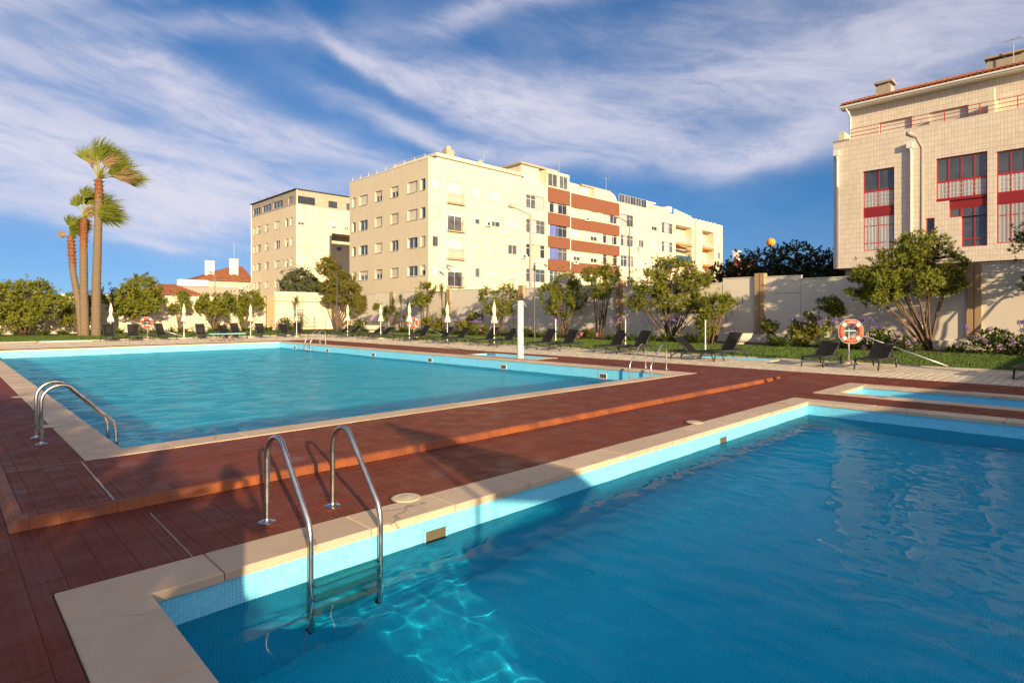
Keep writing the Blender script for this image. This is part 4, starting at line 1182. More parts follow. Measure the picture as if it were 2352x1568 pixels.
foot_bath(grow(SHOW, -.10), 'shower_basin', 'sunken blue tiled basin at the foot of the white shower column', .012, -.16)

# ------------------------------------------------------------------ pool ladders
def steel_material():
    m = bpy.data.materials.new('brushed_stainless_steel'); m.use_nodes = True
    nt = m.node_tree; g = G(nt); b = nt.nodes['Principled BSDF']
    P = g.n('ShaderNodeNewGeometry').outputs['Position']
    k = g.noise(P, 5.0, 4, .6)
    nt.links.new(g.mix(g.smooth(k, .45, .72), (.60, .58, .55), (.42, .36, .28)), b.inputs['Base Color'])
    b.inputs['Metallic'].default_value = 1.0
    nt.links.new(g.smooth(g.noise(P, 8, 3, .6), .3, .7, .24, .34), b.inputs['Roughness'])
    return m
M_STEEL = steel_material()
M_TREAD = mat('ladder_tread', (.62, .60, .52), .5, .2, 9, metal=.2)
def ladder(label, x, y, z, rz, reach=.80, wz=-.38, half=.295, drop=1.0, rows=3):
    """local y points to the water; posts stand at y=0"""
    T = thing('pool_ladder', label, 'pool ladder', (x, y, z), rz, 'pool ladders')
    for s in (-1, 1):
        px = s * half
        pts = [(px, 0, 0.0), (px, 0, .25), (px, 0, .52)]
        pts += [Vector(q) for q in arc((px, .20, .535), .20, 180, 62, 10, (0, 1, 0), (0, 0, 1))][1:]
        e = pts[-1]
        low = Vector((px, reach - .04, .20))
        pts += [e.lerp(low, t) for t in (.25, .5, .75, 1.0)]
        pts += [(px, reach - .008, .12), (px, reach, .04), (px, reach, -.12), (px, reach, -drop)]
        mb = MB(); mb.tube(pts, .0215, 14); rail = mb.build('rail', M_STEEL, T, smooth=True, auto=50)
        mb = MB(); mb.lathe([(.066, 0), (.066, .006), (.05, .014), (.026, .02), (.023, .034)], 24, (px, 0, 0)); mb.build('flange', M_STEEL, rail, auto=40)
        mb = MB(); mb.tube([(px, reach, -drop - .01), (px, reach - .16, -drop - .01)], .03, 8); mb.build('wall_foot', mat('black_rubber', (.02, .02, .02), .7), rail)
    for k in range(rows):
        zz = -.29 - .23 * k
        mb = MB(); mb.bbox((-half + .018, reach - .05, zz - .03), (half - .018, reach + .05, zz), .006)
        for q in range(7): mb.box((-half + .04 + q * (half * 2 - .1) / 6, reach - .045, zz), (-half + .052 + q * (half * 2 - .1) / 6, reach + .045, zz + .003))
        mb.build('tread', M_TREAD, T)
    return T
ladder('steel ladder in the near pool, in the foreground', 2.255, 4.91, LOW, R(180))
ladder('steel ladder on the left edge of the large pool', .94, 9.75, 0.003, R(-90), wz=-.36, half=.27)
ladder('steel ladder at the near right corner of the large pool', 15.55, 9.6, 0.003, R(90), reach=.85, half=.36)
ladder('distant steel ladder at the far right corner of the large pool', 15.6, 31.2, 0.003, R(90), reach=.9, half=.33)

# deck lids and skimmer mouths
M_LID = mat('cream_plastic_lid', (.58, .50, .33), .5, .12, 6)
def lid(label, x, y, z, r=.125):
    T = thing('skimmer_lid', label, 'skimmer lid', (x, y, z), 0, 'round lids in the pool deck')
    mb = MB(); mb.lathe([(r, 0), (r, .007), (r - .006, .010), (r - .02, .008), (r * .55, .009), (r * .5, .011), (r * .12, .010), (0, .010)], 32); mb.build('cover', M_LID, T, auto=30)
    mb = MB(); mb.lathe([(r + .012, 0), (r + .012, .004), (r + .002, .004)], 32); mb.build('ring', M_LID, T, auto=30)
    for s in (-1, 1):
        mb = MB(); mb.lathe([(.012, .010), (.012, .014), (0, .014)], 10, (s * .05, s * .035, 0)); mb.build('finger_notch', M_CONC, T)
lid('round cream skimmer lid right of the foreground ladder', 3.13, 4.60, LOW + .0135)
lid('distant cream skimmer lid near the orange step tiles', 8.6, 4.60, LOW + .0135)
lid('round lid beside the left pool ladder', 1.18, 10.9, .0075)
lid('round lid far along the left pool edge', 1.18, 15.2, .0075)
def skimmer(B, F, s0, s1, z0, z1, fm=None):
    mb = MB(); fbox(mb, F, s0, s1, z1 - .02, z1, -.012, .008); fbox(mb, F, s0, s1, z0, z0 + .02, -.012, .008); fbox(mb, F, s0, s0 + .02, z0 + .02, z1 - .02, -.012, .008); fbox(mb, F, s1 - .02, s1, z0 + .02, z1 - .02, -.012, .008)
    o = mb.build('skimmer_frame', fm or M_FRAME, B)
    mb = MB(); fbox(mb, F, s0 + .02, s1 - .02, z0 + .02, z1 - .02, -.006, -.002); mb.build('skimmer_mouth', mat('skimmer_shadow', (.10, .085, .05), .8, .4, 12), o)
for q in (3.0, 8.5): skimmer(B_NEAR, Face(1, NEAR[3], -1), q, q + .26, WZ_NEAR - .06, WZ_NEAR + .11, M_MOSAIC)
for q in (10.9, 15.4, 19.9, 24.4, 29.0, 33.0): skimmer(B_BIG, Face(0, BIG[1], -1), q, q + .3, WZ_BIG + .0, WZ_BIG + .17)

# ------------------------------------------------------------------ loungers
M_RESIN = mat('anthracite_resin', (.032, .033, .035), .45, .12, 5)
def sling_mat():
    m = bpy.data.materials.new('black_mesh_sling'); m.use_nodes = True
    nt = m.node_tree; g = G(nt); b = nt.nodes['Principled BSDF']
    P = g.n('ShaderNodeNewGeometry').outputs['Position']
    nt.links.new(g.mix(g.noise(P, 3, 4), (.006, .006, .006), (.014, .013, .012)), b.inputs['Base Color']); b.inputs['Roughness'].default_value = .75; b.inputs['Specular IOR Level'].default_value = .2
    b.inputs['Alpha'].default_value = .97
    return m
M_SLING = sling_mat()
def make_lounger(back):
    """local x: foot (0) to head (1.95); seat .33 high"""
    T = empty('sun_lounger'); hw = .31; ca, sa = math.cos(R(back)), math.sin(R(back)); hx = 1.16; L = .78
    mb = MB()
    for s in (-1, 1):
        y = s * hw
        mb.box((0.02, y - .02, .285), (1.93, y + .02, .335))
    mb.box((0.02, -hw + .02, .29), (.06, hw - .02, .33)); mb.box((1.10, -hw + .02, .29), (1.14, hw - .02, .32)); mb.box((1.89, -hw + .02, .29), (1.93, hw - .02, .33))
    mb.build('frame', M_RESIN, T)
    for s in (-1, 1):
        y = s * (hw + .005)
        mb = MB(); mb.tube([(.16, y, .30), (.12, y, .15), (.05, y, 0)], [.030, .026, .022], 6); mb.build('leg', M_RESIN, T, smooth=True)
        mb = MB(); mb.tube([(1.90, y, .31), (1.86, y, .24), (1.83, y, .14), (1.86, y, 0)], [.030, .028, .026, .022], 6); leg = mb.build('leg', M_RESIN, T, smooth=True)
        mb = MB(); mb.tube([(1.835, y, .10), (1.72, y, .19), (1.58, y, .25), (1.40, y, .285), (1.2, y, .295)], [.016, .02, .022, .02, .016], 6); mb.build('brace', M_RESIN, leg, smooth=True)
    # seat sling slightly dished
    mb = MB(); n = 8
    for i in range(n):
        for j in range(4):
            def p(a, b):
                x = .05 + (hx - .07) * a / n; y = -hw + .02 + (2 * hw - .04) * b / 4
                return (x, y, .338 - .022 * math.sin(math.pi * b / 4) * math.sin(math.pi * min(1, a / n)))
            mb.quad(p(i, j), p(i + 1, j), p(i + 1, j + 1), p(i, j + 1))
    mb.build('seat_sling', M_SLING, T, smooth=True)
    def bp(t, y, o=0.0): return (hx + t * ca - o * sa, y, .335 + t * sa + o * ca)
    mb = MB()
    for s in (-1, 1):
        y = s * (hw - .035)
        mb.tube([bp(0, y), bp(L * .5, y, -.01), bp(L, y)], .02, 6)
    mb.tube([bp(L, -hw + .035), bp(L, hw - .035)], .02, 6); bf = mb.build('back_frame', M_RESIN, T, smooth=True)
    mb = MB()
    for i in range(6):
        for j in range(4):
            q = lambda a, b: bp(L * a / 6, -hw + .05 + (2 * hw - .1) * b / 4, -.02 * math.sin(math.pi * b / 4) + .012)
            mb.quad(q(i, j), q(i + 1, j), q(i + 1, j + 1), q(i, j + 1))
    mb.build('back_sling', M_SLING, bf, smooth=True)
    if back > 15:
        mb = MB()
        for s in (-1, 1): mb.tube([bp(L * .55, s * (hw - .07), -.02), (min(1.86, hx + L * .55 * ca + .25), s * (hw - .07), .30)], .012, 5)
        mb.build('back_strut', M_RESIN, T)
    return T
PROTO = {}
def lounger(label, u, w, rz, back, group='black loungers round the pool'):
    if back not in PROTO: T = PROTO[back] = make_lounger(back)
    else: T = copy_tree(PROTO[back])
    T.location = (u, w, .004); T.rotation_euler = (0, 0, rz)
    tag(T, label, 'sun lounger', group); return T
ring = lambda n: {1: 'first', 2: 'second', 3: 'third', 4: 'fourth', 5: 'fifth', 6: 'sixth', 7: 'seventh', 8: 'eighth', 9: 'ninth', 10: 'tenth'}[n]
lounger('black lounger cut off by the right edge of the photo', 19.35, 1.35, R(-4), 45)
lounger('low backed black lounger just right of the orange lifebuoy', 19.55, 5.0, R(-2), 30)
lounger('low backed black lounger just left of the orange lifebuoy', 19.55, 6.5, R(0), 30)
lounger('black lounger of the crossed pair, its head pointing left', 19.5, 9.45, R(84), 38)
lounger('black lounger of the crossed pair, its head towards the planter bowl', 20.0, 10.25, R(-14), 52)
row = [(19.9, 13.86, 52, 'right lounger of the pair behind the near right pool ladder'), (19.87, 15.0, 50, 'left lounger of the pair behind the near right pool ladder'),
       (19.7, 17.42, 50, 'lounger right of the white shower column, nearer of its pair'), (19.8, 18.91, 50, 'lounger right of the white shower column, farther of its pair'),
       (20.05, 21.87, 47, 'lounger half hidden behind the white shower column'), (20.1, 23.38, 50, 'lounger at the closed parasol left of the shower column'),
       (20.05, 25.78, 44, 'lounger right of the second closed parasol from the shower column'), (19.98, 27.11, 47, 'lounger left of the second closed parasol from the shower column'),
       (20.3, 29.75, 52, 'upright lounger right of the third closed parasol from the shower column'), (20.42, 31.16, 12, 'nearly flat lounger beside the lifebuoy hung behind a parasol'),
       (20.15, 33.79, 35, 'low backed lounger right of the fourth closed parasol from the shower'), (20.4, 35.5, 35, 'low backed lounger left of the fourth closed parasol from the shower'),
       (20.1, 37.84, 38, 'lounger in front of the white planter bowl by the corner'), (20.1, 39.49, 38, 'last lounger of the right row, by the far pool ladder')]
for u, w, b, l in row: lounger('black ' + l, u, w, R(random.uniform(-5, 5)), b)
back = [(7.6, 42.3, 90, 64, 'right behind the leftmost closed parasol'), (8.75, 42.2, 84, 60, 'below the lifebuoy near the palms'), (10.9, 42.4, 112, 66, 'at the end of the rescue pole, turned to face the camera'),
        (12.75, 42.0, 88, 58, 'right of the second closed parasol from the left'), (14.1, 41.9, 84, 44, 'with a low back behind the blue diving board'), (15.0, 41.6, 95, 64, 'with a high back behind the blue diving board'),
        (16.5, 41.5, 86, 58, 'right of the third closed parasol from the left'), (18.1, 41.2, 85, 50, 'left of the thin closed parasol by the pale end wall'), (19.2, 41.2, 86, 60, 'right of the thin closed parasol by the pale end wall')]
for u, w, a, b, l in back: lounger('black far lounger ' + l, u, w, R(a), b)

# ------------------------------------------------------------------ parasols
M_CANVAS = mat('cream_parasol_canvas', (.70, .62, .47), .85, .08, 3, bump=.15, bscale=50)
M_POLE = mat('white_parasol_pole', (.78, .76, .72), .4, .05)
M_CBASE = mat('concrete_parasol_base', (.50, .42, .30), .9, .2, 6)
def parasol(label, u, w, canopy=True, thin=False, seed=0):
    T = thing('closed_parasol' if canopy else 'parasol_pole', label, 'parasol' if canopy else 'parasol pole', (u, w, .004), seed * .9, 'parasols between the loungers')
    mb = MB(); mb.lathe([(.26, 0), (.26, .05), (.23, .075), (.06, .09), (.04, .10)], 20); mb.build('base', M_CBASE, T, auto=40)
    mb = MB(); mb.lathe([(.028, .08), (.028, .42), (.021, .43), (.021, 1.43 if not canopy else 2.25)], 10); mb.build('pole', M_POLE, T, auto=40)
    mb = MB(); mb.lathe([(.036, .38), (.036, .45)], 10); mb.build('clamp', M_POLE, T, auto=40)
    if canopy:
        k = .55 if thin else 1.0
        r = random.Random(seed); ph = r.uniform(0, 6)
        prof = [(.012, 2.34), (.035, 2.28), (.065, 2.15), (.095, 1.98), (.10, 1.85), (.075, 1.72), (.055, 1.64), (.085, 1.55), (.12, 1.42), (.155, 1.28), (.165, 1.20), (.15, 1.18), (.03, 1.22)]
        prof = [(a * k if i < 13 else a, z) for i, (a, z) in enumerate(prof)]
        def wob(th, z): return 1 + (.20 if z < 1.7 else .12) * math.sin(th * 8 + ph) + .06 * math.sin(th * 3 + z * 5 + ph)
        mb = MB(); mb.lathe(prof, 40, (0, 0, 0), wob); mb.build('canopy', M_CANVAS, T, smooth=True)
        mb = MB(); mb.lathe([(.062 * k + .008, 1.62), (.066 * k + .008, 1.65), (.062 * k + .008, 1.68)], 20); mb.build('tie', M_CANVAS, T, smooth=True)
        mb = MB(); mb.lathe([(.012, 2.33), (.016, 2.37), (.004, 2.42), (0, 2.425)], 8); mb.build('finial', M_POLE, T, smooth=True)
parasol('bare white parasol pole behind the crossed loungers', 21.4, 11.0, False, seed=1)
parasol('bare white parasol pole behind the near right pool ladder', 21.45, 14.75, False, seed=2)
parasol('bare white parasol pole just right of the shower column', 21.4, 18.75, False, seed=3)
parasol('closed cream parasol immediately left of the white shower column', 21.45, 23.2, seed=4)
parasol('closed cream parasol, second left of the shower column', 21.4, 27.2, seed=5)
parasol('closed cream parasol in front of the lifebuoy among yuccas', 21.3, 30.95, seed=6)
parasol('closed cream parasol just right of the far white planter bowl', 21.4, 34.45, seed=7)
parasol('closed cream parasol in front of the leaning tree', 21.6, 39.3, seed=8)
parasol('closed cream parasol at far left beside the palm trunks', 7.85, 44.3, seed=9)
parasol('closed cream parasol, second from the left along the far side', 11.85, 43.6, seed=10)
parasol('closed cream parasol, third from the left along the far side', 15.92, 42.8, seed=11)
parasol('thin tightly rolled parasol in front of the pale end wall', 18.85, 41.8, thin=True, seed=12)

# ------------------------------------------------------------------ lifebuoys on stands
def buoy_mat():
    m = bpy.data.materials.new('orange_lifebuoy'); m.use_nodes = True
    nt = m.node_tree; g = G(nt); b = nt.nodes['Principled BSDF']
    O = g.n('ShaderNodeTexCoord').outputs['Object']; x, y, z = g.xyz(O)
    ang = g.m('ARCTAN2', z, x)
    f = g.m('ABSOLUTE', g.m('SUBTRACT', g.m('FRACT', g.m('DIVIDE', ang, math.pi / 2)), .5))
    col = g.mix(g.smooth(f, .105, .115, 1, 0), (.70, .070, .015), (.74, .68, .60))
    # faint violet lettering block on the top arc
    band = g.m('MULTIPLY', g.smooth(g.m('ABSOLUTE', g.m('SUBTRACT', ang, math.pi / 2)), .30, .31, 1, 0), g.smooth(g.m('ABSOLUTE', g.m('SUBTRACT', g.m('SQRT', g.m('ADD', g.m('MULTIPLY', x, x), g.m('MULTIPLY', z, z))), .315)), .02, .024, 1, 0))
    let = g.smooth(g.m('SINE', g.m('MULTIPLY', ang, 90.0)), -.35, .1)
    col = g.mix(g.m('MULTIPLY', band, .8), col, g.mix(let, (.62, .50, .70), (.16, .10, .42)))
    nt.links.new(col, b.inputs['Base Color']); b.inputs['Roughness'].default_value = .5
    return m
M_BUOY = buoy_mat()
M_ALU = mat('aluminium_pole', (.62, .62, .62), .35, .1, 6, metal=.6)
M_ROPE = mat('white_rope', (.72, .68, .60), .8)
def lifebuoy(u, w, rz, zc, l1, l2, l3, pole):
    S = thing('lifebuoy_stand', l1, 'lifebuoy stand', (u, w, .004), rz, 'lifebuoy stands')
    mb = MB(); mb.lathe([(.30, 0), (.29, .05), (.22, .08), (.05, .09)], 20); mb.build('base', M_CBASE, S, auto=40)
    mb = MB(); mb.tube([(0, 0, .08), (0, 0, zc + .1)], .026, 10); mb.build('post', M_ALU, S, smooth=True)
    mb = MB(); mb.tube([(-.28, -.06, zc + .02), (.28, -.06, zc + .02)], .012, 6); mb.tube([(0, 0, zc + .02), (0, -.06, zc + .02)], .012, 6); mb.build('bracket', M_ALU, S)
    # the ring hangs on the stand
    rt = .075; Rr = .315; mb = MB(); n, k = 48, 14
    vs = []
    for i in range(n):
        a = 2 * math.pi * i / n
        for j in range(k):
            t = 2 * math.pi * j / k; q = Rr + rt * math.cos(t)
            vs.append((q * math.cos(a), .052 * math.sin(t), q * math.sin(a)))
    mb.add(vs, [(i * k + j, ((i + 1) % n) * k + j, ((i + 1) % n) * k + (j + 1) % k, i * k + (j + 1) % k) for i in range(n) for j in range(k)])
    Bz = Matrix.Rotation(rz, 4, 'Z') @ Vector((0, -.14, 0))
    B = thing('lifebuoy', l2, 'lifebuoy', (u + Bz.x, w + Bz.y, zc), rz, 'orange and white lifebuoys')
    mb.build('ring', M_BUOY, B, smooth=True)
    pts = []
    for i in range(41):
        a = 2 * math.pi * i / 40; s = abs(math.sin(2 * a)); q = Rr + rt + .004 + .030 * s
        pts.append((q * math.cos(a), 0, q * math.sin(a)))
    mb = MB(); mb.tube(pts, .008, 6, caps=False); mb.build('grab_rope', M_ROPE, B, smooth=True)
    for a in (45, 135, 225, 315):
        c = Vector((math.cos(R(a)), 0, math.sin(R(a)))); mb = MB()
        mb.tube([c * Rr + (c * math.cos(t) * (rt + .004) + Vector((0, 1, 0)) * math.sin(t) * .057) for t in [2 * math.pi * i / 16 for i in range(17)]], .006, 5, caps=False); mb.build('band', M_ROPE, B, smooth=True)
    if pole:
        P = thing('rescue_pole', l3, 'rescue pole', (0, 0, 0), 0, 'telescopic rescue poles')
        a, b = Vector(pole[0]), Vector(pole[1]); mid = a.lerp(b, .45)
        mb = MB(); mb.tube([a, mid], .017, 8); mb.build('inner_tube', M_ALU, P, smooth=True)
        mb = MB(); mb.tube([mid, b], .022, 8); mb.build('outer_tube', M_ALU, P, smooth=True)
        d = (b - a).normalized(); mb = MB(); mb.tube([b - d * .02, b + d * .07], .026, 8); mb.build('tip', mat('blue_plastic', (.03, .13, .45), .5), P, smooth=True)
lifebuoy(21.9, 6.1, R(-48), 1.08, 'steel post carrying the lifebuoy between two low loungers', 'large orange and white lifebuoy between two low loungers at right', 'aluminium rescue pole slanting from right lifebuoy down to lawn edge', ((22.05, 5.95, 1.03), (22.40, 3.44, .03)))
lifebuoy(10.6, 47.6, R(-30), 1.07, 'steel post of the lifebuoy right of the palm trunks', 'orange and white lifebuoy right of the palm trunks', 'rescue pole slanting down past the lifebuoy near the palms', ((9.0, 48.3, 1.45), (12.5, 45.6, .05)))
lifebuoy(24.2, 34.6, R(-60), 1.05, 'post of the lifebuoy half hidden by a closed parasol', 'lifebuoy half hidden behind a closed parasol among yuccas', 'rescue pole behind the upright lounger near the yuccas', ((24.3, 34.4, 1.0), (24.6, 31.0, .05)))

# ------------------------------------------------------------------ shower column
M_GRC = mat('white_shower_column_paint', (.70, .65, .55), .5, .07, 1.5, bump=.05, bscale=25)
S = thing('shower_column', 'tall white round shower column at the pool edge', 'shower', (15.62, 15.45, .006))
mb = MB(); mb.lathe([(.128, 0), (.126, .02), (.122, .05), (.120, 2.13), (.115, 2.155), (.10, 2.165)], 32); mb.build('column', M_GRC, S, auto=40)
for a in (135, 280):
    d = Vector((math.cos(R(a)), math.sin(R(a)), 0)); mb = MB()
    mb.tube([d * .115 + Vector((0, 0, 2.0)), d * .23 + Vector((0, 0, 2.02)), d * .25 + Vector((0, 0, 1.99))], .010, 6)
    arm = mb.build('shower_arm', M_STEEL, S, smooth=True)
    mb = MB(); mb.lathe([(.035, 0), (.028, .02), (.012, .05)], 12, tuple(d * .255 + Vector((0, 0, 1.935)))); mb.build('shower_head', M_STEEL, arm, smooth=True)
    mb = MB(); mb.lathe([(.028, -.02), (.028, .02)], 12, tuple(d * .128 + Vector((0, 0, 1.05)))); mb.build('push_button', M_STEEL, S)

# low springboard on the far side
D = thing('springboard', 'low light blue springboard on curved hoops at the far pool edge', 'springboard', (12.85, 38.35, .004), R(0))
mb = MB(); mb.bbox((-1.05, -.24, .42), (1.05, .24, .475), .015); mb.build('board', mat('light_blue_board', (.20, .50, .58), .5, .12, 3), D)
mb = MB(); mb.box((.35, -.238, .4765), (1.04, .238, .480)); mb.build('grip_mat', mat('mint_grip', (.36, .62, .62), .8), D)
for q in (-.55, .0, .5):
    mb = MB(); mb.tube([(q - .35, 0, 0)] + [tuple(p) for p in arc((q, 0, .0), .41, 170, 10, 10, (1, 0, 0), (0, 0, 1))] + [(q + .40, 0, 0)], .028, 8); mb.build('hoop', mat('bronze_tube', (.30, .22, .13), .4, metal=.7), D, smooth=True)

# ------------------------------------------------------------------ planter bowls
M_BOWL = mat('white_terrazzo_bowl', (.70, .64, .53), .7, .12, 5, col2=(.5, .45, .36), c2scale=3)
def bowl(label, u, w, r=.60, seed=1):
    T = thing('planter_bowl', label, 'planter bowl', (u, w, .012), 0, 'white planter bowls on the lawn')
    mb = MB(); mb.lathe([(.30, 0), (.30, .07), (.24, .09)], 24); mb.build('foot', M_BOWL, T, auto=40)
    mb = MB(); mb.lathe([(.22, .09), (r * .55, .14), (r * .80, .26), (r * .95, .42), (r, .55), (r * 1.03, .57), (r * 1.03, .62), (r * .92, .62), (r * .9, .55), (0, .54)], 40); mb.build('bowl', M_BOWL, T, auto=50)
    rr = random.Random(seed); mb = MB(); mf = MB()
    for _ in range(420):
        a, q = rr.uniform(0, 6.28), r * .85 * math.sqrt(rr.random()); x, y = q * math.cos(a), q * math.sin(a); z = .56 + rr.random() * .16 * (1.2 - q / r)
        th, s = rr.uniform(0, 6.28), rr.uniform(.04, .08); dx, dy = s * math.cos(th), s * math.sin(th)
        mb.add([(x, y, z), (x + dx * .5 - dy * .35, y + dy * .5 + dx * .35, z + s * .5), (x + dx, y + dy, z + s * .35), (x + dx * .5 + dy * .35, y + dy * .5 - dx * .35, z + s * .45)], [(0, 1, 2, 3)])
    mb.build('foliage', mat('bedding_leaf', (.08, .13, .02), .7, .4, 9), T, fix=False)
    for _ in range(13):
        a, q = rr.uniform(0, 6.28), r * .8 * math.sqrt(rr.random()); x, y, z = q * math.cos(a), q * math.sin(a), .63 + rr.random() * .08
        mf.lathe([(.004, 0), (.025, .015), (.015, .035), (0, .04)], 6, (x, y, z))
    mf.build('blossom', mat('pink_petals', (.62, .12, .22), .7, .4, 30), T, fix=False)['kind'] = 'stuff'
bowl('white planter bowl on the lawn below the stepped wall joints', 31.4, 14.2, .72, 1)
bowl('white planter bowl in front of the leaning tree at the far corner', 29.2, 48.6, .80, 2)
bowl('white planter bowl behind the far loungers, left of the oleanders', 15.2, 51.5, .66, 3)

# garden light poles
def pole(label, u, w, h, r=.035):
    T = thing('garden_lamp_pole', label, 'lamp pole', (u, w, .01), 0, 'thin garden lamp poles')
    mb = MB(); mb.lathe([(.09, 0), (.09, .015), (r * 1.4, .03), (r * 1.3, 1.0), (r, 1.05), (r, h)], 12); mb.build('shaft', mat('dark_grey_pole', (.08, .08, .085), .4, metal=.5), T, auto=40)
    mb = MB(); mb.lathe([(r * 1.1, h), (r * 2.2, h + .05), (r * 2.2, h + .32), (r * 1.2, h + .36), (r * 1.2, h + .5), (0, h + .5)], 12); mb.build('lantern', mat('brown_lantern', (.07, .05, .04), .5), T, auto=40)
pole('thin dark lamp pole on the lawn right of the shower column', 26.0, 24.5, 4.3)
pole('thin grey lamp pole on the lawn left of the tall golden tree', 24.6, 46.6, 4.9)

# ------------------------------------------------------------------ street lamps
M_LPOST = mat('concrete_lamp_post', (.40, .32, .24), .85, .15, 2)
M_LHEAD = mat('lamp_head_grey', (.30, .30, .29), .5)
def street_lamp(label, u, w, h, arm, ang, m=M_LPOST, r=.14):
    T = thing('street_lamp', label, 'street lamp', (u, w, -.14), R(ang), 'street lamps beyond the garden wall')
    mb = MB(); mb.tube([(0, 0, 0), (0, 0, h * .5), (0, 0, h)], [r, r * .82, r * .6], 10); mb.build('post', m, T, smooth=True)
    mb = MB(); mb.tube([(0, 0, h - .05), (arm * .25, 0, h + .12), (arm, 0, h + .55)], [r * .5, r * .42, r * .35], 8); mb.build('arm', m, T, smooth=True)
    mb = MB(); mb.tube([(arm - .1, 0, h + .52), (arm + .1, 0, h + .60), (arm + .5, 0, h + .70), (arm + .62, 0, h + .72)], [.06, .13, .15, .05], 8); mb.build('lamp_head', M_LHEAD, T, smooth=True)
street_lamp('concrete street lamp in front of the cream block, arm to the left', 36.0, 34.4, 10.3, 1.3, 135)
street_lamp('slim dark street lamp in front of the brown banded bays', 52.0, 35.3, 11.4, 1.0, 135, mat('dark_lamp_post', (.07, .065, .06), .6), .09)
street_lamp('street lamp near the corner of the long cream block', 39.5, 47.8, 6.3, 1.0, 135, mat('grey_lamp_post', (.22, .20, .18), .6), .07)
street_lamp('street lamp at the corner of the weathered block', 38.0, 84.0, 9.2, 1.6, 135, mat('grey_lamp_post', (.22, .20, .18), .6), .1)
street_lamp('thick concrete street lamp before the tile clad building', 38.2, 7.05, 10.85, .45, 150, M_LPOST, .15)
street_lamp('lamp with a flat head in front of the terraced house', 28.5, 90.0, 7.2, .3, 135, mat('grey_lamp_post', (.22, .20, .18), .6), .1)

# steps rack leaning at the end wall
T = thing('iron_rack', 'dark iron rack standing by the end wall near the yucca', 'rack', (27.6, 60.6, .01))
for x in (-.4, -.13, .13, .4):
    mb = MB(); mb.tube([(x, 0, 0), (x * 1.0, 0, 2.1)], .03, 6); mb.build('upright', M_IRON, T)
for z in (2.1, 1.85, 1.6):
    mb = MB(); mb.tube([(-.55, 0, z), (.55, 0, z)], .035, 6); mb.build('crossbar', M_IRON, T)
mb = MB(); mb.tube([(.4, 0, 1.6), (1.2, .1, 1.0)], .04, 6); mb.build('stay', M_IRON, T)
for z in (.3, .7): mb = MB(); mb.tube([(.5, .1, z), (2.1, .1, z)], .025, 6); mb.build('crossbar', M_IRON, T)

# orange ball finial beyond the dark trees
T = thing('orange_ball_beacon', 'orange ball on a mast above the dark trees', 'beacon', (63.3, 25.1, -.14))
mb = MB(); n = 12
mb.lathe([(.46 * math.sin(math.pi * i / n), 9.45 - .46 * math.cos(math.pi * i / n)) for i in range(1, n)], 20); mb.build('ball', mat('orange_plastic', (.80, .33, .02), .5), T, smooth=True)
mb = MB(); mb.tube([(0, 0, 0), (0, 0, 9.02)], .06, 6); mb.build('mast', M_IRON, T)

# gulls
M_GULL = mat('gull_white', (.75, .73, .70), .8)
def gull(label, p, s, a):
    T = thing('gull', label, 'bird', p, R(a), 'gulls in the sky')
    mb = MB(); mb.tube([(-.22, 0, 0), (-.1, 0, .01), (.05, 0, .02), (.17, 0, .03), (.24, 0, .02)], [.01, .05, .06, .035, .01], 8); b = mb.build('body', M_GULL, T, smooth=True)
    for k in (-1, 1):
        mb = MB(); mb.add([(.08, k * .04, .03), (-.06, k * .04, .02), (-.02, k * .35, .13), (.09, k * .33, .14), (-.10, k * .68, .05)], [(0, 1, 2, 3), (3, 2, 4)]); mb.build('wing', M_GULL, T, fix=False)
    T.scale = (s, s, s)
gull('small white gull high in the sky at left', (60.3, 221.0, 69.0), .75, 20)
gull('tiny gull in the clear sky right of centre', (194.5, 89.2, 51.1), .55, 70)

# ------------------------------------------------------------------ unseen wall and sail added behind the camera to shade the near terrace
W = thing('added_shade_wall', 'unseen white wall added behind the near pool for its shade', 'wall', (0, 0, 0))
mb = MB(); mb.box((.25, -5.3, -.15), (30, -5.05, 1.90)); mb.build('wall_panel', M_WALL, W)
mb = MB(); mb.box((.2, -5.34, 1.903), (30, -5.01, 1.95)); mb.build('capping', M_STONE, W)
# added sail, its outline shaped to cast the triangular shadow
T = thing('added_shade_sail', 'triangular canvas sail on two poles, added unseen behind the camera for its shade', 'shade sail', (0, 0, 0))
A_, B_, C_ = Vector((.22, -5.5, 3.42)), Vector((2.35, -5.9, 1.92)), Vector((.02, -6.6, 2.62))
mb = MB(); n = 10; idx = {}
for i in range(n + 1):
    for j in range(n + 1 - i):
        k = n - i - j; p = (A_ * i + B_ * j + C_ * k) / n
        sag = 27 * i * j * k / n ** 3
        p += Vector((0, 0, -.10 * sag)); idx[i, j] = len(mb.v); mb.v.append(tuple(p))
for i in range(n):
    for j in range(n - i):
        mb.f.append((idx[i, j], idx[i + 1, j], idx[i, j + 1])); mb.mi.append(0)
        if j + i < n - 1: mb.f.append((idx[i + 1, j], idx[i + 1, j + 1], idx[i, j + 1])); mb.mi.append(0)
sail = mb.build('sail', M_CANVAS, T, smooth=True)
for p in (A_, B_): mb = MB(); mb.tube([(p.x, p.y, -.14), (p.x, p.y, p.z + .05)], .03, 10); mb.build('post', M_STEEL, T, smooth=True)
mb = MB(); mb.tube([C_, (.1, -8.5, 0)], .008, 5); mb.build('guy_rope', M_ROPE, T)

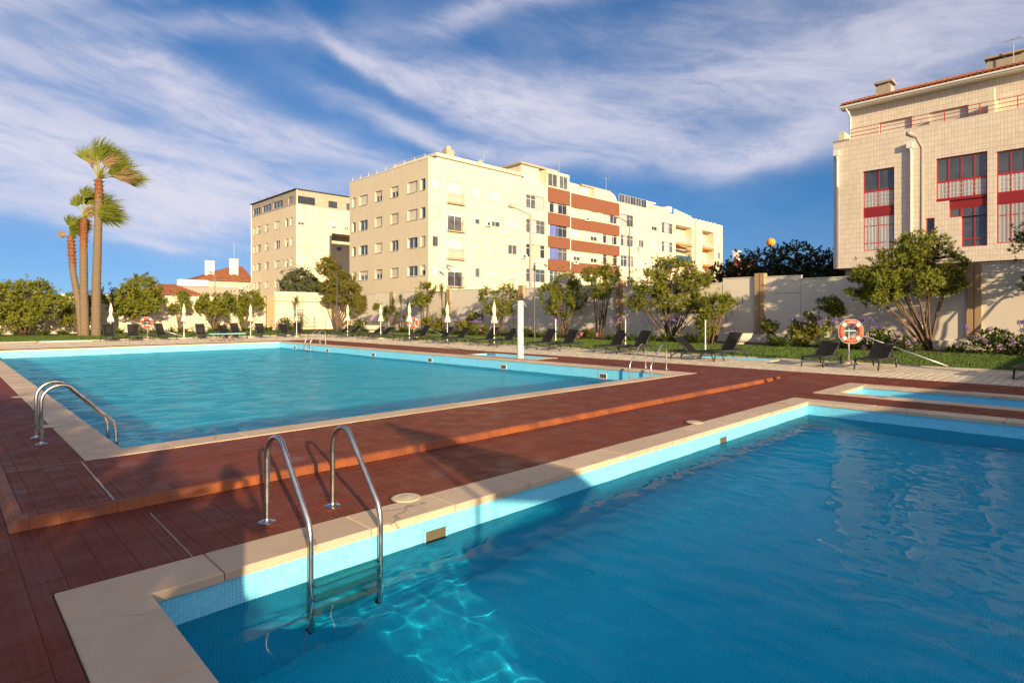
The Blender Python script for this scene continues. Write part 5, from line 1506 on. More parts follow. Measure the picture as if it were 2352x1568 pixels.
# ------------------------------------------------------------------ vegetation
def leaf_mat(name, dark, light, trans=.25, rough=.55):
    if name in MATS: return MATS[name]
    m = bpy.data.materials.new(name); m.use_nodes = True
    nt = m.node_tree; g = G(nt); b = nt.nodes['Principled BSDF']; out = nt.nodes['Material Output']
    P = g.n('ShaderNodeNewGeometry').outputs['Position']
    k = g.m('ADD', g.m('MULTIPLY', g.noise(P, 1.6, 3, .6), .6), g.m('MULTIPLY', g.noise(P, 17.0, 2, .6), .5))
    col = g.ramp(k, [(.30, dark), (.78, light)])
    nt.links.new(col, b.inputs['Base Color']); b.inputs['Roughness'].default_value = rough; b.inputs['Specular IOR Level'].default_value = .3
    t = g.n('ShaderNodeBsdfTranslucent'); nt.links.new(col, t.inputs[0])
    mx = g.n('ShaderNodeMixShader'); mx.inputs[0].default_value = trans
    nt.links.new(b.outputs[0], mx.inputs[1]); nt.links.new(t.outputs[0], mx.inputs[2]); nt.links.new(mx.outputs[0], out.inputs[0])
    MATS[name] = m; return m
LM_OLE = leaf_mat('oleander_leaf', (.058, .088, .010), (.31, .32, .034))
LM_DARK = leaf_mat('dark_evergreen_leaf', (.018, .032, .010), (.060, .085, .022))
LM_GOLD = leaf_mat('golden_green_leaf', (.09, .10, .013), (.25, .235, .034))
LM_YEL = leaf_mat('yellow_green_leaf', (.10, .11, .012), (.34, .30, .03))
LM_STRAP = leaf_mat('strap_leaf', (.045, .080, .012), (.15, .20, .032), .2)
LM_HYD = leaf_mat('hydrangea_leaf', (.05, .085, .014), (.15, .19, .034), .2)
LM_GREY = leaf_mat('grey_green_leaf', (.055, .075, .035), (.17, .19, .09))
LM_YUC = leaf_mat('yucca_leaf', (.05, .075, .02), (.16, .19, .05), .1)
M_BARK = mat('brown_bark', (.13, .085, .05), .9, .35, 4, bump=.5, bscale=25)

class Leaves:
    def __init__(s): s.v = []; s.f = []
    def leaf(s, p, d, up, L, W, fold=.25):
        """kite leaf with a fold along the midrib"""
        d = d.normalized(); side = d.cross(up)
        if side.length < 1e-4: side = d.cross(Vector((1, 0, 0)))
        side.normalize(); nrm = side.cross(d); i = len(s.v)
        m = p + d * (L * .42)
        s.v.extend([tuple(p), tuple(m + side * W + nrm * (W * fold)), tuple(p + d * L), tuple(m - side * W + nrm * (W * fold))])
        s.f.append((i, i + 1, i + 2, i + 3))
    def strap(s, p, d, L, W, droop, n=4):
        """long bending leaf"""
        d = d.normalized(); side = d.cross(Vector((0, 0, 1)))
        side = side.normalized() if side.length > 1e-3 else Vector((1, 0, 0))
        i = len(s.v); q = Vector(p); v = d.copy()
        for k in range(n + 1):
            w = W * (1 - (k / n) ** 2 * .95)
            s.v.extend([tuple(q + side * w), tuple(q - side * w)])
            v = (v + Vector((0, 0, -droop / n))).normalized(); q = q + v * (L / n)
        for k in range(n): s.f.append((i + 2 * k, i + 2 * k + 1, i + 2 * k + 3, i + 2 * k + 2))
    def build(s, name, m, parent):
        me = bpy.data.meshes.new(name); me.from_pydata(s.v, [], s.f); me.materials.append(m); me.update()
        return link(name, me, parent)

def rdir(r, up=0.0):
    while True:
        v = Vector((r.uniform(-1, 1), r.uniform(-1, 1), r.uniform(-1, 1)))
        if .05 < v.length < 1: return (v.normalized() + Vector((0, 0, up))).normalized()

def shrub(name, label, cat, base, stems, lobes, m, seed, n=420, leaf=(.13, .022), per=13, group=None, gap=.40, stem_r=.05, up=.35, spread=.9, bark=None, twig=4, wind=(0, 0, 0), shell=.55):
    """lobes: list of (centre offset, radii). Stems run from the base to each lobe, twigs carry whorls of leaves."""
    r = random.Random(seed); T = thing(name, label, cat, base, 0, group)
    if base[1] > 0 and m is not LM_DARK: n = int(n * 1.4)
    vol = [l[1][0] * l[1][1] * l[1][2] for l in lobes]; tot = sum(v ** .67 for v in vol)
    L = Leaves(); ms = MB(); W = Vector(wind)
    for (c, rad), v in zip(lobes, vol):
        c = Vector(c); k = int(n * v ** .67 / tot); main = []
        for s in range(stems):
            a = r.uniform(0, 6.28); b0 = Vector((math.cos(a), math.sin(a), 0)) * r.uniform(.0, .16 + .04 * stems)
            e = c + Vector((rad[0] * r.uniform(-.5, .5), rad[1] * r.uniform(-.5, .5), rad[2] * r.uniform(-.1, .5)))
            mid = b0.lerp(e, .45) + Vector((r.uniform(-.15, .15), r.uniform(-.15, .15), .12 * e.z)) * (1.0 if e.z > 1 else .3)
            pts = []
            for t in range(9):
                t /= 8; p = b0 * (1 - t) ** 2 + mid * 2 * t * (1 - t) + e * t * t
                p += Vector((r.uniform(-1, 1), r.uniform(-1, 1), 0)) * .035 * min(1, e.z * .4)
                pts.append(p)
            rr = stem_r * r.uniform(.6, 1.15)
            ms.tube(pts, [rr * (1 - .78 * t / 8) for t in range(9)], 6); main += pts[3:]
        tips = []
        tries = 0
        while len(tips) < k and tries < k * 12:
            tries += 1
            d = rdir(r, .15); q = shell + (1 - shell) * r.random() ** .5
            p = c + Vector((d.x * rad[0], d.y * rad[1], d.z * rad[2])) * q * (1 + .42 * noise.noise(d * 2.6 + Vector((seed, 0, 0))))
            if m is not LM_DARK and r.random() < .10: p += Vector((d.x * .25, d.y * .25, abs(d.z) * .5 + .12)) * r.random() * min(1.0, rad[2])
            if p.z < .15: continue
            if noise.noise(p * 1.15 + Vector((seed * 3.7, 1, 2))) < (gap - .5) : continue
            tips.append((p, d))
        for i, (p, d) in enumerate(tips):
            if i % twig == 0 and main:
                q = min(main, key=lambda z: (z - p).length + max(0, z.z - p.z) * 2)
                mid = q.lerp(p, .55) + Vector((0, 0, .06))
                ms.tube([q, mid, p], [stem_r * .20, stem_r * .14, .006], 4, caps=False)
            ax = (d * .7 + Vector((0, 0, up)) + rdir(r) * .35 + W).normalized()
            for j in range(per):
                dd = (ax * r.uniform(.25, 1.0) + rdir(r) * spread + W * .6).normalized()
                s_ = r.uniform(.65, 1.15)
                L.leaf(p + dd * .01 - ax * r.uniform(0, leaf[0] * .9), dd, ax, leaf[0] * s_, leaf[1] * s_)
    ms.build('trunk', bark or M_BARK, T, smooth=True, fix=False)
    L.build('crown', m, T)
    return T
def lat(l, d=0.0):
    """offset l metres to the right and d metres away as seen along the view axis"""
    sa, ca = math.sin(R(YAW)), math.cos(R(YAW)); return Vector((l * sa + d * ca, -l * ca + d * sa, 0))
def lob(l, z, rx, rz, d=0.0, ry=None):
    q = lat(l, d); return ((q.x, q.y, z), (rx, ry or rx, rz))
GO = 'oleanders along the garden wall'
shrub('oleander', 'oleander with bare lower stems just right of the slim yuccas, left of the shower', 'shrub', (32, 34.1, 0), 4, [lob(-.7, 3.0, .9, .9), lob(.7, 3.3, .9, .9), lob(0, 2.0, 1.3, .8)], LM_OLE, 11, 620, (.15, .022), 12, GO, .42)
shrub('oleander', 'broad oleander right of the dark lamp pole, many stems fanning out', 'shrub', (32, 27.3, 0), 4, [lob(-1.0, 3.1, .9, .9), lob(.1, 3.9, 1.0, .95), lob(.9, 3.0, .9, 1.1), lob(-.2, 2.2, 1.4, .8)], LM_OLE, 12, 900, (.15, .022), 12, GO, .40)
shrub('oleander', 'slender oleander with flat open crown left of the dark wall pillar', 'shrub', (32, 24.0, 0), 3, [lob(-.6, 4.3, .75, .55), lob(.5, 4.5, .8, .55), lob(.0, 3.3, .9, .7), lob(.9, 4.2, .5, .5)], LM_OLE, 13, 640, (.15, .022), 12, GO, .42)
shrub('oleander', 'largest oleander, dense dome right of the dark wall pillar', 'shrub', (31.8, 18.6, 0), 3, [lob(-1.3, 3.5, 1.2, 1.1), lob(.1, 4.2, 1.3, 1.1), lob(1.4, 3.4, 1.2, 1.0), lob(-.2, 2.6, 1.7, .9), lob(-2.1, 2.4, .7, .6), lob(1.9, 2.3, .9, .7)], LM_OLE, 14, 1500, (.16, .024), 12, GO, .40, .06)
shrub('oleander', 'long leaved oleander leaning right beside the stepped wall joints', 'shrub', (31.2, 15.6, 0), 5, [lob(-.3, 1.3, .6, .9), lob(.2, 2.1, .7, .7), lob(.9, 2.5, .5, .4)], LM_OLE, 15, 330, (.26, .022), 9, GO, .36)
shrub('oleander', 'small oleander between the yuccas below the long cream block', 'shrub', (32.3, 44.5, 0), 3, [lob(0, 3.6, 1.0, 1.0), lob(-.5, 2.6, .8, .7), lob(.6, 4.1, .6, .5)], LM_OLE, 16, 420, (.17, .026), 11, GO, .42)
shrub('oleander', 'leaning oleander tree before the tile clad building, trunk slanting left', 'shrub', (32.6, 5.75, 0), 2, [lob(-2.6, 3.1, 1.1, .8), lob(-1.5, 3.9, 1.1, .8), lob(-.3, 4.7, 1.2, .8), lob(.6, 3.9, 1.0, .7), lob(-.6, 3.2, 1.4, .7), lob(.9, 3.0, .7, .5), lob(-2.2, 2.5, .9, .5), lob(-3.2, 2.9, .6, .5)], LM_OLE, 17, 1900, (.16, .024), 12, GO, .40, .075)
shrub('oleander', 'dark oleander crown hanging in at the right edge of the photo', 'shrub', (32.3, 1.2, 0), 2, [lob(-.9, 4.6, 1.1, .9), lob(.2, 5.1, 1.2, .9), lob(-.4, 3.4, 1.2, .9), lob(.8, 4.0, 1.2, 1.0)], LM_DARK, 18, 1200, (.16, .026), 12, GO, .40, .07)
shrub('standard_shrub', 'round headed shrub on a thin stem, with pale lilac blossom, left of the lifebuoy', 'shrub', (32.5, 10.0, 0), 1, [lob(-.1, 2.15, .75, .42), lob(.35, 1.85, .55, .35), lob(-.05, 1.2, .25, .5)], LM_OLE, 19, 330, (.10, .026), 12, None, .42, .035)
shrub('yellow_shrub', 'yellow green bushy shrub behind the left low lounger', 'shrub', (32.0, 10.9, 0), 3, [lob(0, 1.15, .75, .55), lob(-.4, .7, .6, .5), lob(.45, .8, .5, .5)], LM_YEL, 20, 420, (.09, .030), 12, None, .36, .025)
shrub('small_shrub', 'small round shrub just right of the tan pillar by the planter', 'shrub', (32.2, 12.85, 0), 1, [lob(0, 1.05, .5, .36), lob(.1, .55, .22, .3)], LM_GOLD, 21, 170, (.09, .028), 11, None, .36, .02)
shrub('small_shrub', 'small airy shrub against the wall left of the second tan pillar', 'shrub', (32.5, 51.7, 0), 2, [lob(-.5, 2.3, .7, .5), lob(.5, 2.2, .7, .45), lob(0, 1.2, .6, .5)], LM_OLE, 22, 300, (.14, .034), 10, None, .40, .03)
shrub('yellow_shrub', 'yellow leaved shrub left of the shower column, behind the parasols', 'shrub', (31.6, 37.4, 0), 3, [lob(-.3, 1.0, .7, .6), lob(.6, 1.2, .7, .7), lob(.2, .6, .9, .4)], LM_YEL, 23, 420, (.12, .036), 11, None, .38, .025)
shrub('yellow_shrub', 'yellow green shrub beside the tall yucca on the bed', 'shrub', (31.4, 42.2, 0), 3, [lob(0, .9, .9, .6), lob(.6, .8, .6, .5)], LM_YEL, 24, 330, (.13, .04), 10, None, .38, .025)
GB = 'shrubs along the end wall'
shrub('oleander', 'large dense bush at the far left edge of the photo', 'shrub', (4.8, 59.3, 0), 4, [lob(-1.4, 2.9, 1.5, 1.5), lob(.6, 3.3, 1.5, 1.2), lob(1.8, 2.3, 1.1, 1.0), lob(-.3, 1.6, 1.9, 1.1), lob(-3, 2.2, 1.4, 1.4)], LM_OLE, 31, 1900, (.19, .034), 11, GB, .34)
shrub('oleander', 'bush seen between and left of the palm trunks', 'shrub', (8.3, 59.3, 0), 4, [lob(-.5, 2.6, 1.0, 1.0), lob(.7, 2.0, 1.0, 1.0), lob(-.9, 1.4, .9, .7), lob(1.6, 3.0, .8, .8)], LM_OLE, 32, 620, (.19, .034), 11, GB, .40)
shrub('round_tree', 'dense round tree against the wall right of the palms', 'tree', (12.5, 59.3, 0), 3, [lob(-.9, 3.1, 1.3, 1.2), lob(.4, 3.9, 1.4, 1.2), lob(1.2, 2.9, 1.0, 1.0), lob(-.2, 2.3, 1.6, .9), lob(-1.8, 2.7, .8, .9)], LM_OLE, 33, 1700, (.17, .034), 12, GB, .30, .08)
shrub('oleander', 'slender thin shrub against the wall left of the two wide oleanders', 'shrub', (16.1, 60.2, 0), 3, [lob(.2, 3.2, .7, .55), lob(-.5, 2.1, .5, .6), lob(.5, 2.5, .5, .4)], LM_OLE, 34, 300, (.19, .034), 10, GB, .42)
shrub('oleander', 'left of two wide oleanders before the terraced house', 'shrub', (19.1, 60, 0), 5, [lob(-.8, 2.7, 1.0, .9), lob(.6, 3.0, 1.1, .9), lob(0, 1.9, 1.2, .9), lob(-1.4, 2.4, .7, .5)], LM_OLE, 35, 900, (.19, .034), 11, GB, .38)
shrub('oleander', 'right of two wide oleanders, its stems leaning right to the tan pillar', 'shrub', (21.9, 60.3, 0), 5, [lob(-.7, 2.6, .9, .9), lob(.5, 3.3, 1.1, .8), lob(1.2, 2.7, .8, .7), lob(.0, 1.5, .6, .8)], LM_OLE, 36, 760, (.19, .034), 11, GB, .40)
shrub('leaning_tree', 'tall golden green tree with billowing crown at the wall corner', 'tree', (31.6, 59.6, 0), 1, [lob(-1.2, 7.0, 1.2, 1.1), lob(-.4, 5.9, 1.2, .9), lob(.6, 5.3, 1.3, .9), lob(-1.0, 4.7, 1.1, .8), lob(1.5, 4.2, 1.3, .9), lob(.4, 3.6, 1.3, .8), lob(2.1, 3.2, 1.1, .8), lob(-.9, 3.4, .9, .6), lob(2.4, 2.4, .8, .6)], LM_GOLD, 37, 3000, (.12, .036), 13, None, .30, .13)
shrub('grey_tree', 'round grey green tree behind the pale end wall', 'tree', (30.0, 65.5, 0), 3, [lob(-1.2, 5.4, 1.3, 1.1), lob(.2, 6.0, 1.4, 1.1), lob(1.1, 5.0, 1.3, 1.0), lob(-.4, 4.3, 2.0, .9), lob(2.0, 4.5, 1.2, .8)], LM_GREY, 38, 2200, (.14, .042), 12, None, .22, .1)
GD = 'dark trees beyond the right wall'
for i, (u, w, h, rr) in enumerate(((50, 24.0, 6.3, 1.8), (50.5, 21.3, 7.3, 2.2), (50, 18.0, 7.6, 2.3), (50.5, 15.4, 6.8, 1.9), (51, 13.4, 7.4, 1.6), (49.5, 25.8, 5.0, 1.3))):
    shrub('dark_evergreen', ['dark evergreen tree with broken top beside the red roof', 'dark evergreen under the orange ball', 'tallest dark evergreen in the middle of the row', 'dark evergreen right of the tallest in the row', 'dark evergreen touching the tile clad building', 'low dark evergreen at the left end of the row'][i], 'tree', (u, w, 0), 1,
          [lob(0, h - 1.4, rr, 1.4), lob(-.8, h - 2.4, rr, 1.3), lob(.8, h - 2.6, rr, 1.3), lob(0, h - 3.8, rr * 1.1, 1.3)], LM_DARK, 50 + i, 1100, (.22, .06), 10, GD, .22, .14)

# ---- strap leaved clumps, agapanthus heads, hydrangeas
M_AGA = mat('violet_agapanthus_petals', (.20, .14, .42), .7, .35, 25)
M_STALK = mat('green_flower_stalk', (.10, .15, .04), .7)
def agapanthus(label, u, w, seed, n=70, L=.62, heads=3, group='agapanthus clumps in the beds'):
    r = random.Random(seed); T = thing('agapanthus', label, 'flower', (u, w, .02), 0, group); lv = Leaves()
    for _ in range(n):
        a = r.uniform(0, 6.28); b0 = Vector((math.cos(a), math.sin(a), 0)) * r.uniform(0, .34)
        d = Vector((math.cos(a) * .7, math.sin(a) * .7, r.uniform(.7, 1.6)))
        lv.strap(b0, d, L * r.uniform(.7, 1.5), .030, r.uniform(.7, 1.7), 4)
    lv.build('leaves', LM_STRAP, T)
    for _ in range(heads):
        a = r.uniform(0, 6.28); p = Vector((math.cos(a) * r.uniform(.05, .4), math.sin(a) * r.uniform(.05, .4), 0)); h = r.uniform(.95, 1.45)
        top = Vector((p.x * 1.5, p.y * 1.5, h)); mb = MB(); mb.tube([p * .5, p * 1.1 + Vector((0, 0, h * .6)), top], .010, 5, caps=False); st = mb.build('stalk', M_STALK, T, fix=False)
        fl = Leaves()
        for _ in range(46):
            d = rdir(r, .2); fl.leaf(top + d * .03, d, rdir(r), r.uniform(.07, .11), .016)
        fl.build('flower_head', M_AGA, st)
M_HYD = [mat('pink_hydrangea_petals', (.62, .24, .30), .8, .3, 14), mat('mauve_hydrangea_petals', (.46, .27, .46), .8, .35, 14), mat('cream_pink_hydrangea_petals', (.66, .46, .42), .8, .3, 14)]
def hydrangea(label, u, w, seed, rad=.75, h=.8, heads=12, mi=0):
    r = random.Random(seed); T = thing('hydrangea', label, 'flower bush', (u, w, .02), 0, 'hydrangeas in the beds'); lv = Leaves()
    for _ in range(int(1000 * rad * h + 160)):
        d = rdir(r, .35)
        if d.z < -.1: continue
        p = Vector((d.x * rad, d.y * rad, max(.05, d.z * h))) * r.uniform(.45, 1.0)
        o = (d + rdir(r) * .7).normalized(); lv.leaf(p, o, Vector((0, 0, 1)), r.uniform(.13, .21), .06)
    lv.build('foliage', LM_HYD, T)
    ms = MB()
    for _ in range(6):
        a = r.uniform(0, 6.28); ms.tube([(0, 0, 0), (math.cos(a) * rad * .5, math.sin(a) * rad * .5, h * .6)], .015, 5)
    ms.build('stem', M_BARK, T, fix=False)
    for _ in range(heads):
        d = rdir(r, .25); d = Vector((d.x, d.y, abs(d.z))); c = Vector((d.x * rad, d.y * rad, d.z * h + .03)); fl = Leaves(); s = r.uniform(.07, .11)
        for _ in range(60):
            e = rdir(r); fl.leaf(c + e * s * .75, (e + rdir(r) * .9).normalized(), e, .05, .022)
        fl.build('flower_head', M_HYD[mi], T)
rp = random.Random(77)
ORD = ('nearest', 'second nearest', 'third nearest', 'fourth nearest', 'fifth nearest', 'sixth nearest', 'seventh nearest', 'eighth nearest')
def clumps(along, marks, place, cat_group, mk):
    seen = {}
    for q in sorted(along):
        nm, mq = min(((n_, m_) for n_, m_ in marks), key=lambda t: abs(t[1] - q)); side = 'right' if (q < mq) == (cat_group[1] < 0) else 'left'
        seen.setdefault((nm, side), []).append((abs(q - mq), q))
    for (nm, side), lst in seen.items():
        for k, (_, q) in enumerate(sorted(lst)): mk('agapanthus clump %s, %s on the %s of %s' % (place, ORD[k], side, nm), q)
clumps([.3, 1.2, 2.3, 4.6, 7.8, 8.4, 9.0, 9.7, 10.9, 11.6, 16.3, 17.1, 17.9, 18.7, 19.5, 20.3, 21.1, 22.2, 25.4, 26.2, 27.3, 28.4, 29.5, 30.6, 32.0, 33.2, 35.4, 36.3, 37.4, 38.5, 39.6, 40.6, 41.6, 43.6, 45.0, 46.4, 48.0, 50.2, 52.0, 54.0, 56.0],
       [('the leaning oleander', 5.75), ('the lifebuoy', 9.0), ('the planter bowl', 14.2), ('the largest oleander', 18.6), ('the dark lamp pole', 29.0), ('the shower column', 33.5), ('the tall yucca', 41.2), ('the far planter', 49.5)], 'in wall bed', ('', -1),
       lambda l, q: agapanthus(l, 31.0 + rp.uniform(-.25, .5), q, rp.randrange(9999), 130, rp.uniform(.5, .75), rp.choice((1, 2, 3, 4, 6))))
clumps([-4, -2, -.5, .8, 2.0, 3.2, 4.5, 5.8, 7.2, 9.6, 11.0, 12.4, 13.6, 14.8, 16.0, 17.2, 18.4, 19.5, 20.6, 21.6, 22.6, 23.6, 26.4],
       [('the far left bush', 2.6), ('the palm trunks', 8.6), ('the round tree', 12.5), ('the slender shrub', 16.1), ('the wide oleanders', 20.4), ('the tan pillar', 25.0)], 'at end wall', ('', 1),
       lambda l, q: agapanthus(l, q, 58.9 + rp.uniform(-.3, .4), rp.randrange(9999), 110, rp.uniform(.6, .85), rp.choice((0, 0, 1, 2, 3)), 'agapanthus clumps before the end wall'))
hydrangea('mauve hydrangea right of the orange lifebuoy, beside the rescue pole', 31.0, 7.2, 1, .9, .95, 14, 1)
hydrangea('low mauve hydrangea left of the leaning oleander trunk', 30.6, 6.3, 2, .7, .6, 8, 1)
hydrangea('broad mauve and pink hydrangea right of the leaning oleander trunk', 31.4, 3.3, 3, 1.1, 1.0, 18, 1)
hydrangea('dark hydrangea close to the right edge of the photo', 31.2, 1.9, 4, 1.0, .9, 10, 0)
hydrangea('pink hydrangea at the foot of the slender oleander', 30.9, 24.2, 5, .8, .65, 16, 0)
hydrangea('pink hydrangea at the foot of the dark lamp pole', 31.0, 30.0, 6, .7, .6, 9, 0)
hydrangea('pink hydrangea just left of the white shower column', 31.2, 34.8, 7, .6, .75, 6, 0)
hydrangea('tall pale pink hydrangea before the pale end wall', 26.2, 60.9, 8, .95, 1.3, 16, 2)
hydrangea('white flowered hydrangea below the leaning tree', 31.4, 54.5, 9, 1.1, 1.2, 14, 2)
hydrangea('small hydrangea with lilac flowers under the round headed shrub', 31.4, 12.2, 10, .5, .45, 5, 1)

# ---- yuccas
def yucca(label, u, w, seed, heads, L=.75):
    r = random.Random(seed); T = thing('yucca', label, 'yucca', (u, w, .02), 0, 'yuccas in the beds')
    for (l, z, d) in heads:
        e = lat(l, d) + Vector((0, 0, z)); b0 = lat(l * .25, d * .2)
        mb = MB(); mb.tube([b0, b0.lerp(e, .5) + Vector((.03, .02, 0)), e], [.07, .055, .05], 7); tr = mb.build('trunk', M_BARK, T, smooth=True)
        lv = Leaves()
        for _ in range(110):
            dd = rdir(r, .35); lv.strap(e + Vector((0, 0, r.uniform(-.25, .05))), dd, L * r.uniform(.7, 1.1), .026, r.uniform(.1, .7), 3)
        lv.build('leaf_rosette', LM_YUC, tr)
yucca('single headed yucca in front of the pale end wall', 27.2, 60.0, 1, [(-.15, 3.2, 0), (.35, .9, 0)], .85)
yucca('group of slender yuccas behind the lifebuoy and parasol', 31.9, 47.5, 2, [(-.9, 2.9, 0), (-.2, 3.2, .3), (.6, 2.5, 0), (-.5, 1.7, 0), (.2, 1.3, .2)], .75)
yucca('tall dark trunked yucca with two heads below the long block', 31.9, 41.2, 3, [(-.1, 3.9, 0), (.4, 2.4, .2), (.1, 1.8, 0)], .9)
yucca('short yucca beside the leaning tree', 31.4, 56.6, 4, [(0, 1.9, 0), (.5, 1.2, .2)], .75)

# ---- palms bent by the wind
def trunk_mat(name, r0, r1):
    m = bpy.data.materials.new(name); m.use_nodes = True
    nt = m.node_tree; g = G(nt); b = nt.nodes['Principled BSDF']
    P = g.n('ShaderNodeNewGeometry').outputs['Position']; z = g.xyz(P)[2]
    O = g.xyz(g.n('ShaderNodeTexCoord').outputs['UV'])
    col = g.mix(g.noise(g.v('MULTIPLY', P, (4, 4, 14)), 1.0, 5, .65), (.15, .105, .065), (.29, .215, .135))
    ringz = g.m('FRACT', g.m('ADD', g.m('MULTIPLY', z, 6.5), g.m('MULTIPLY', g.noise(P, 2.5, 3), 0.8)))
    col = g.mix(g.smooth(g.m('ABSOLUTE', g.m('SUBTRACT', ringz, .5)), .30, .46, 0, .55), col, (.09, .062, .04))
    red = g.smooth(g.m('ADD', O[1], g.m('MULTIPLY', g.noise(P, 3, 3), .12)), r0, r1)
    col = g.mix(red, col, g.mix(g.noise(P, 9, 4, .7), (.17, .06, .025), (.32, .13, .05)))
    nt.links.new(col, b.inputs['Base Color']); b.inputs['Roughness'].default_value = .9
    nt.links.new(g.bump(g.m('ADD', ringz, g.noise(g.v('MULTIPLY', P, (3, 3, 16)), 1.6, 4, .7)), .9, .05), b.inputs['Normal'])
    return m
LM_PALM = leaf_mat('palm_frond', (.065, .095, .010), (.26, .29, .03), .35)
LM_DEAD = leaf_mat('dry_palm_frond', (.16, .11, .05), (.40, .29, .15), .2)
def palm(label, base_l, pts, rad, fronds, seed, red=(.62, .8)):
    M_PTRUNK = trunk_mat('palm_trunk', *red)
    o = Vector((8.8, 55.1, 0)) + lat(base_l); r = random.Random(seed)
    T = thing('fan_palm', label, 'palm', tuple(o), 0, 'wind blown palms on the lawn')
    P = [lat(l) + Vector((0, 0, z)) for l, z in pts]
    # resample
    path = []
    for a, b in zip(P, P[1:]):
        for i in range(10): path.append(a.lerp(b, i / 10))
    path.append(P[-1]); n = len(path); k = 18; vs, fs, uv = [], [], []
    for i, p in enumerate(path):
        t = i / (n - 1); rr = rad[0] + (rad[1] - rad[0]) * min(1, t * 1.6)
        if t > .93: rr *= 1.0 - (t - .93) * 4
        for j in range(k):
            a = 2 * math.pi * j / k; q = rr * (1 + .03 * math.sin(i * 2.3 + j) + .03 * r.uniform(-1, 1))
            vs.append(tuple(p + Vector((math.cos(a) * q, math.sin(a) * q, 0)))); uv.append((j / k, t))
    for i in range(n - 1):
        for j in range(k): fs.append((i * k + j, i * k + (j + 1) % k, (i + 1) * k + (j + 1) % k, (i + 1) * k + j))
    me = bpy.data.meshes.new('trunk'); me.from_pydata(vs, [], fs); me.materials.append(M_PTRUNK)
    ul = me.uv_layers.new(name='UVMap')
    for lp in me.loops: ul.data[lp.index].uv = uv[lp.vertex_index]
    me.polygons.foreach_set('use_smooth', [True] * len(fs)); tr = link('trunk', me, T)
    # old leaf bases
    lv = Leaves()
    for _ in range(240):
        t = .72 + .28 * r.random() ** .8; i = int(t * (n - 1)); p = path[i]; a = r.uniform(0, 6.28); d = Vector((math.cos(a), math.sin(a), .9))
        lv.leaf(p + Vector((math.cos(a), math.sin(a), 0)) * rad[1] * .85, d, Vector((0, 0, 1)), r.uniform(.15, .32), .05)
    lv.build('leaf_bases', mat('rusty_leaf_base', (.26, .10, .04), .9, .4, 6), tr)
    top = P[-1]
    for (hl, hz, ang, L, spread, dead) in fronds:
        hub = top + lat(hl, r.uniform(-.5, .5)) + Vector((0, 0, hz)); mid = top.lerp(hub, .5) + Vector((0, 0, .12))
        mb = MB(); mb.tube([top, mid, hub], [.05, .035, .025], 6); fr = mb.build('frond', mat('palm_petiole', (.28, .27, .05), .6, .2, 3), T, smooth=True)
        lv = Leaves(); ax = lat(math.cos(R(ang))) + Vector((0, 0, math.sin(R(ang)))); nrm = lat(0, 1.0); nrm = (nrm + rdir(r) * .4).normalized(); side = ax.cross(nrm).normalized()
        for i in range(54):
            q = -1 + 2 * i / 53; d = (ax * math.cos(R(spread) * q) + side * math.sin(R(spread) * q) + nrm * r.uniform(-.25, .25)).normalized()
            ln = L * 1.25 * (1 - .3 * abs(q)) * r.uniform(.85, 1.1); w = lat(.55 + .5 * r.random())      # wind to the right
            s = d.cross(nrm).normalized() * .045; p = hub.copy(); v = d.copy(); i0 = len(lv.v); N = 5
            for c in range(N + 1):
                wd = (1 - (c / N) ** 1.5 * .97); lv.v.extend([tuple(p + s * wd), tuple(p - s * wd)])
                v = (v + w * (.19 if c > 1 else .04) + Vector((0, 0, -.10 if c > 2 else 0))).normalized(); p = p + v * (ln / N)
            for c in range(N): lv.f.append((i0 + 2 * c, i0 + 2 * c + 1, i0 + 2 * c + 3, i0 + 2 * c + 2))
        lv.build('leaflets', LM_DEAD if dead else LM_PALM, fr)
U_ = .00496
def hub(x0, y0, x, y, ang, L, sp=55, dead=False): return ((x - x0) * U_, (y0 - y) * U_, ang, L, sp, dead)
palm('tallest fan palm of the three, right hand trunk', 0.0, [(0, 0), (.02, 4.0), (.18, 9.0), (.22, 12.2)], (.34, .27),
     [hub(785, 700, *a) for a in ((530, 400, 95, 1.2, 60), (740, 420, 88, 1.3, 60), (800, 360, 65, 1.5, 50), (870, 450, 55, 1.6, 60), (900, 500, 30, 1.5, 55), (960, 590, 18, 1.9, 50), (1000, 560, 25, 1.7, 45), (1060, 670, -4, 2.0, 30), (620, 380, -15, 1.0, 60, True), (1060, 670, 2, 1.7, 35, True), (900, 480, 10, 1.3, 50, True), (820, 420, 45, 1.5, 60), (940, 430, 40, 1.5, 50), (980, 630, 8, 1.7, 45))], 3, (.86, .97))
palm('middle fan palm, shorter than the right hand trunk', -.95, [(.08, 0), (.0, 3.5), (-.02, 7.0), (.0, 9.1)], (.31, .255),
     [hub(545, 1240, *a) for a in ((540, 1010, 88, 1.3, 55), (430, 1040, 110, .8, 60), (600, 1000, 40, 1.2, 60), (640, 1060, 8, 2.2, 40), (700, 1120, -8, 2.3, 35), (780, 1150, -18, 2.0, 35), (580, 930, 70, 1.0, 60), (560, 1100, -20, .9, 60, True), (620, 1000, 20, 1.6, 55), (660, 1100, 0, 2.0, 45), (500, 1010, 100, .9, 60), (700, 1160, -25, 1.5, 40))], 5, (.60, .82))
palm('shortest fan palm on the left, nearly bare top', -1.35, [(.25, 0), (.05, 2.2), (-.45, 5.0), (-.62, 7.8)], (.28, .22),
     [hub(325, 1490, *a) for a in ((325, 1340, 60, .9, 60), (345, 1330, 20, 1.1, 60), (350, 1350, -15, 1.0, 60), (300, 1490, 172, .55, 40, True), (330, 1400, -35, .8, 60), (360, 1310, 5, 1.1, 55), (340, 1380, -25, .9, 55))], 7, (.72, .85))

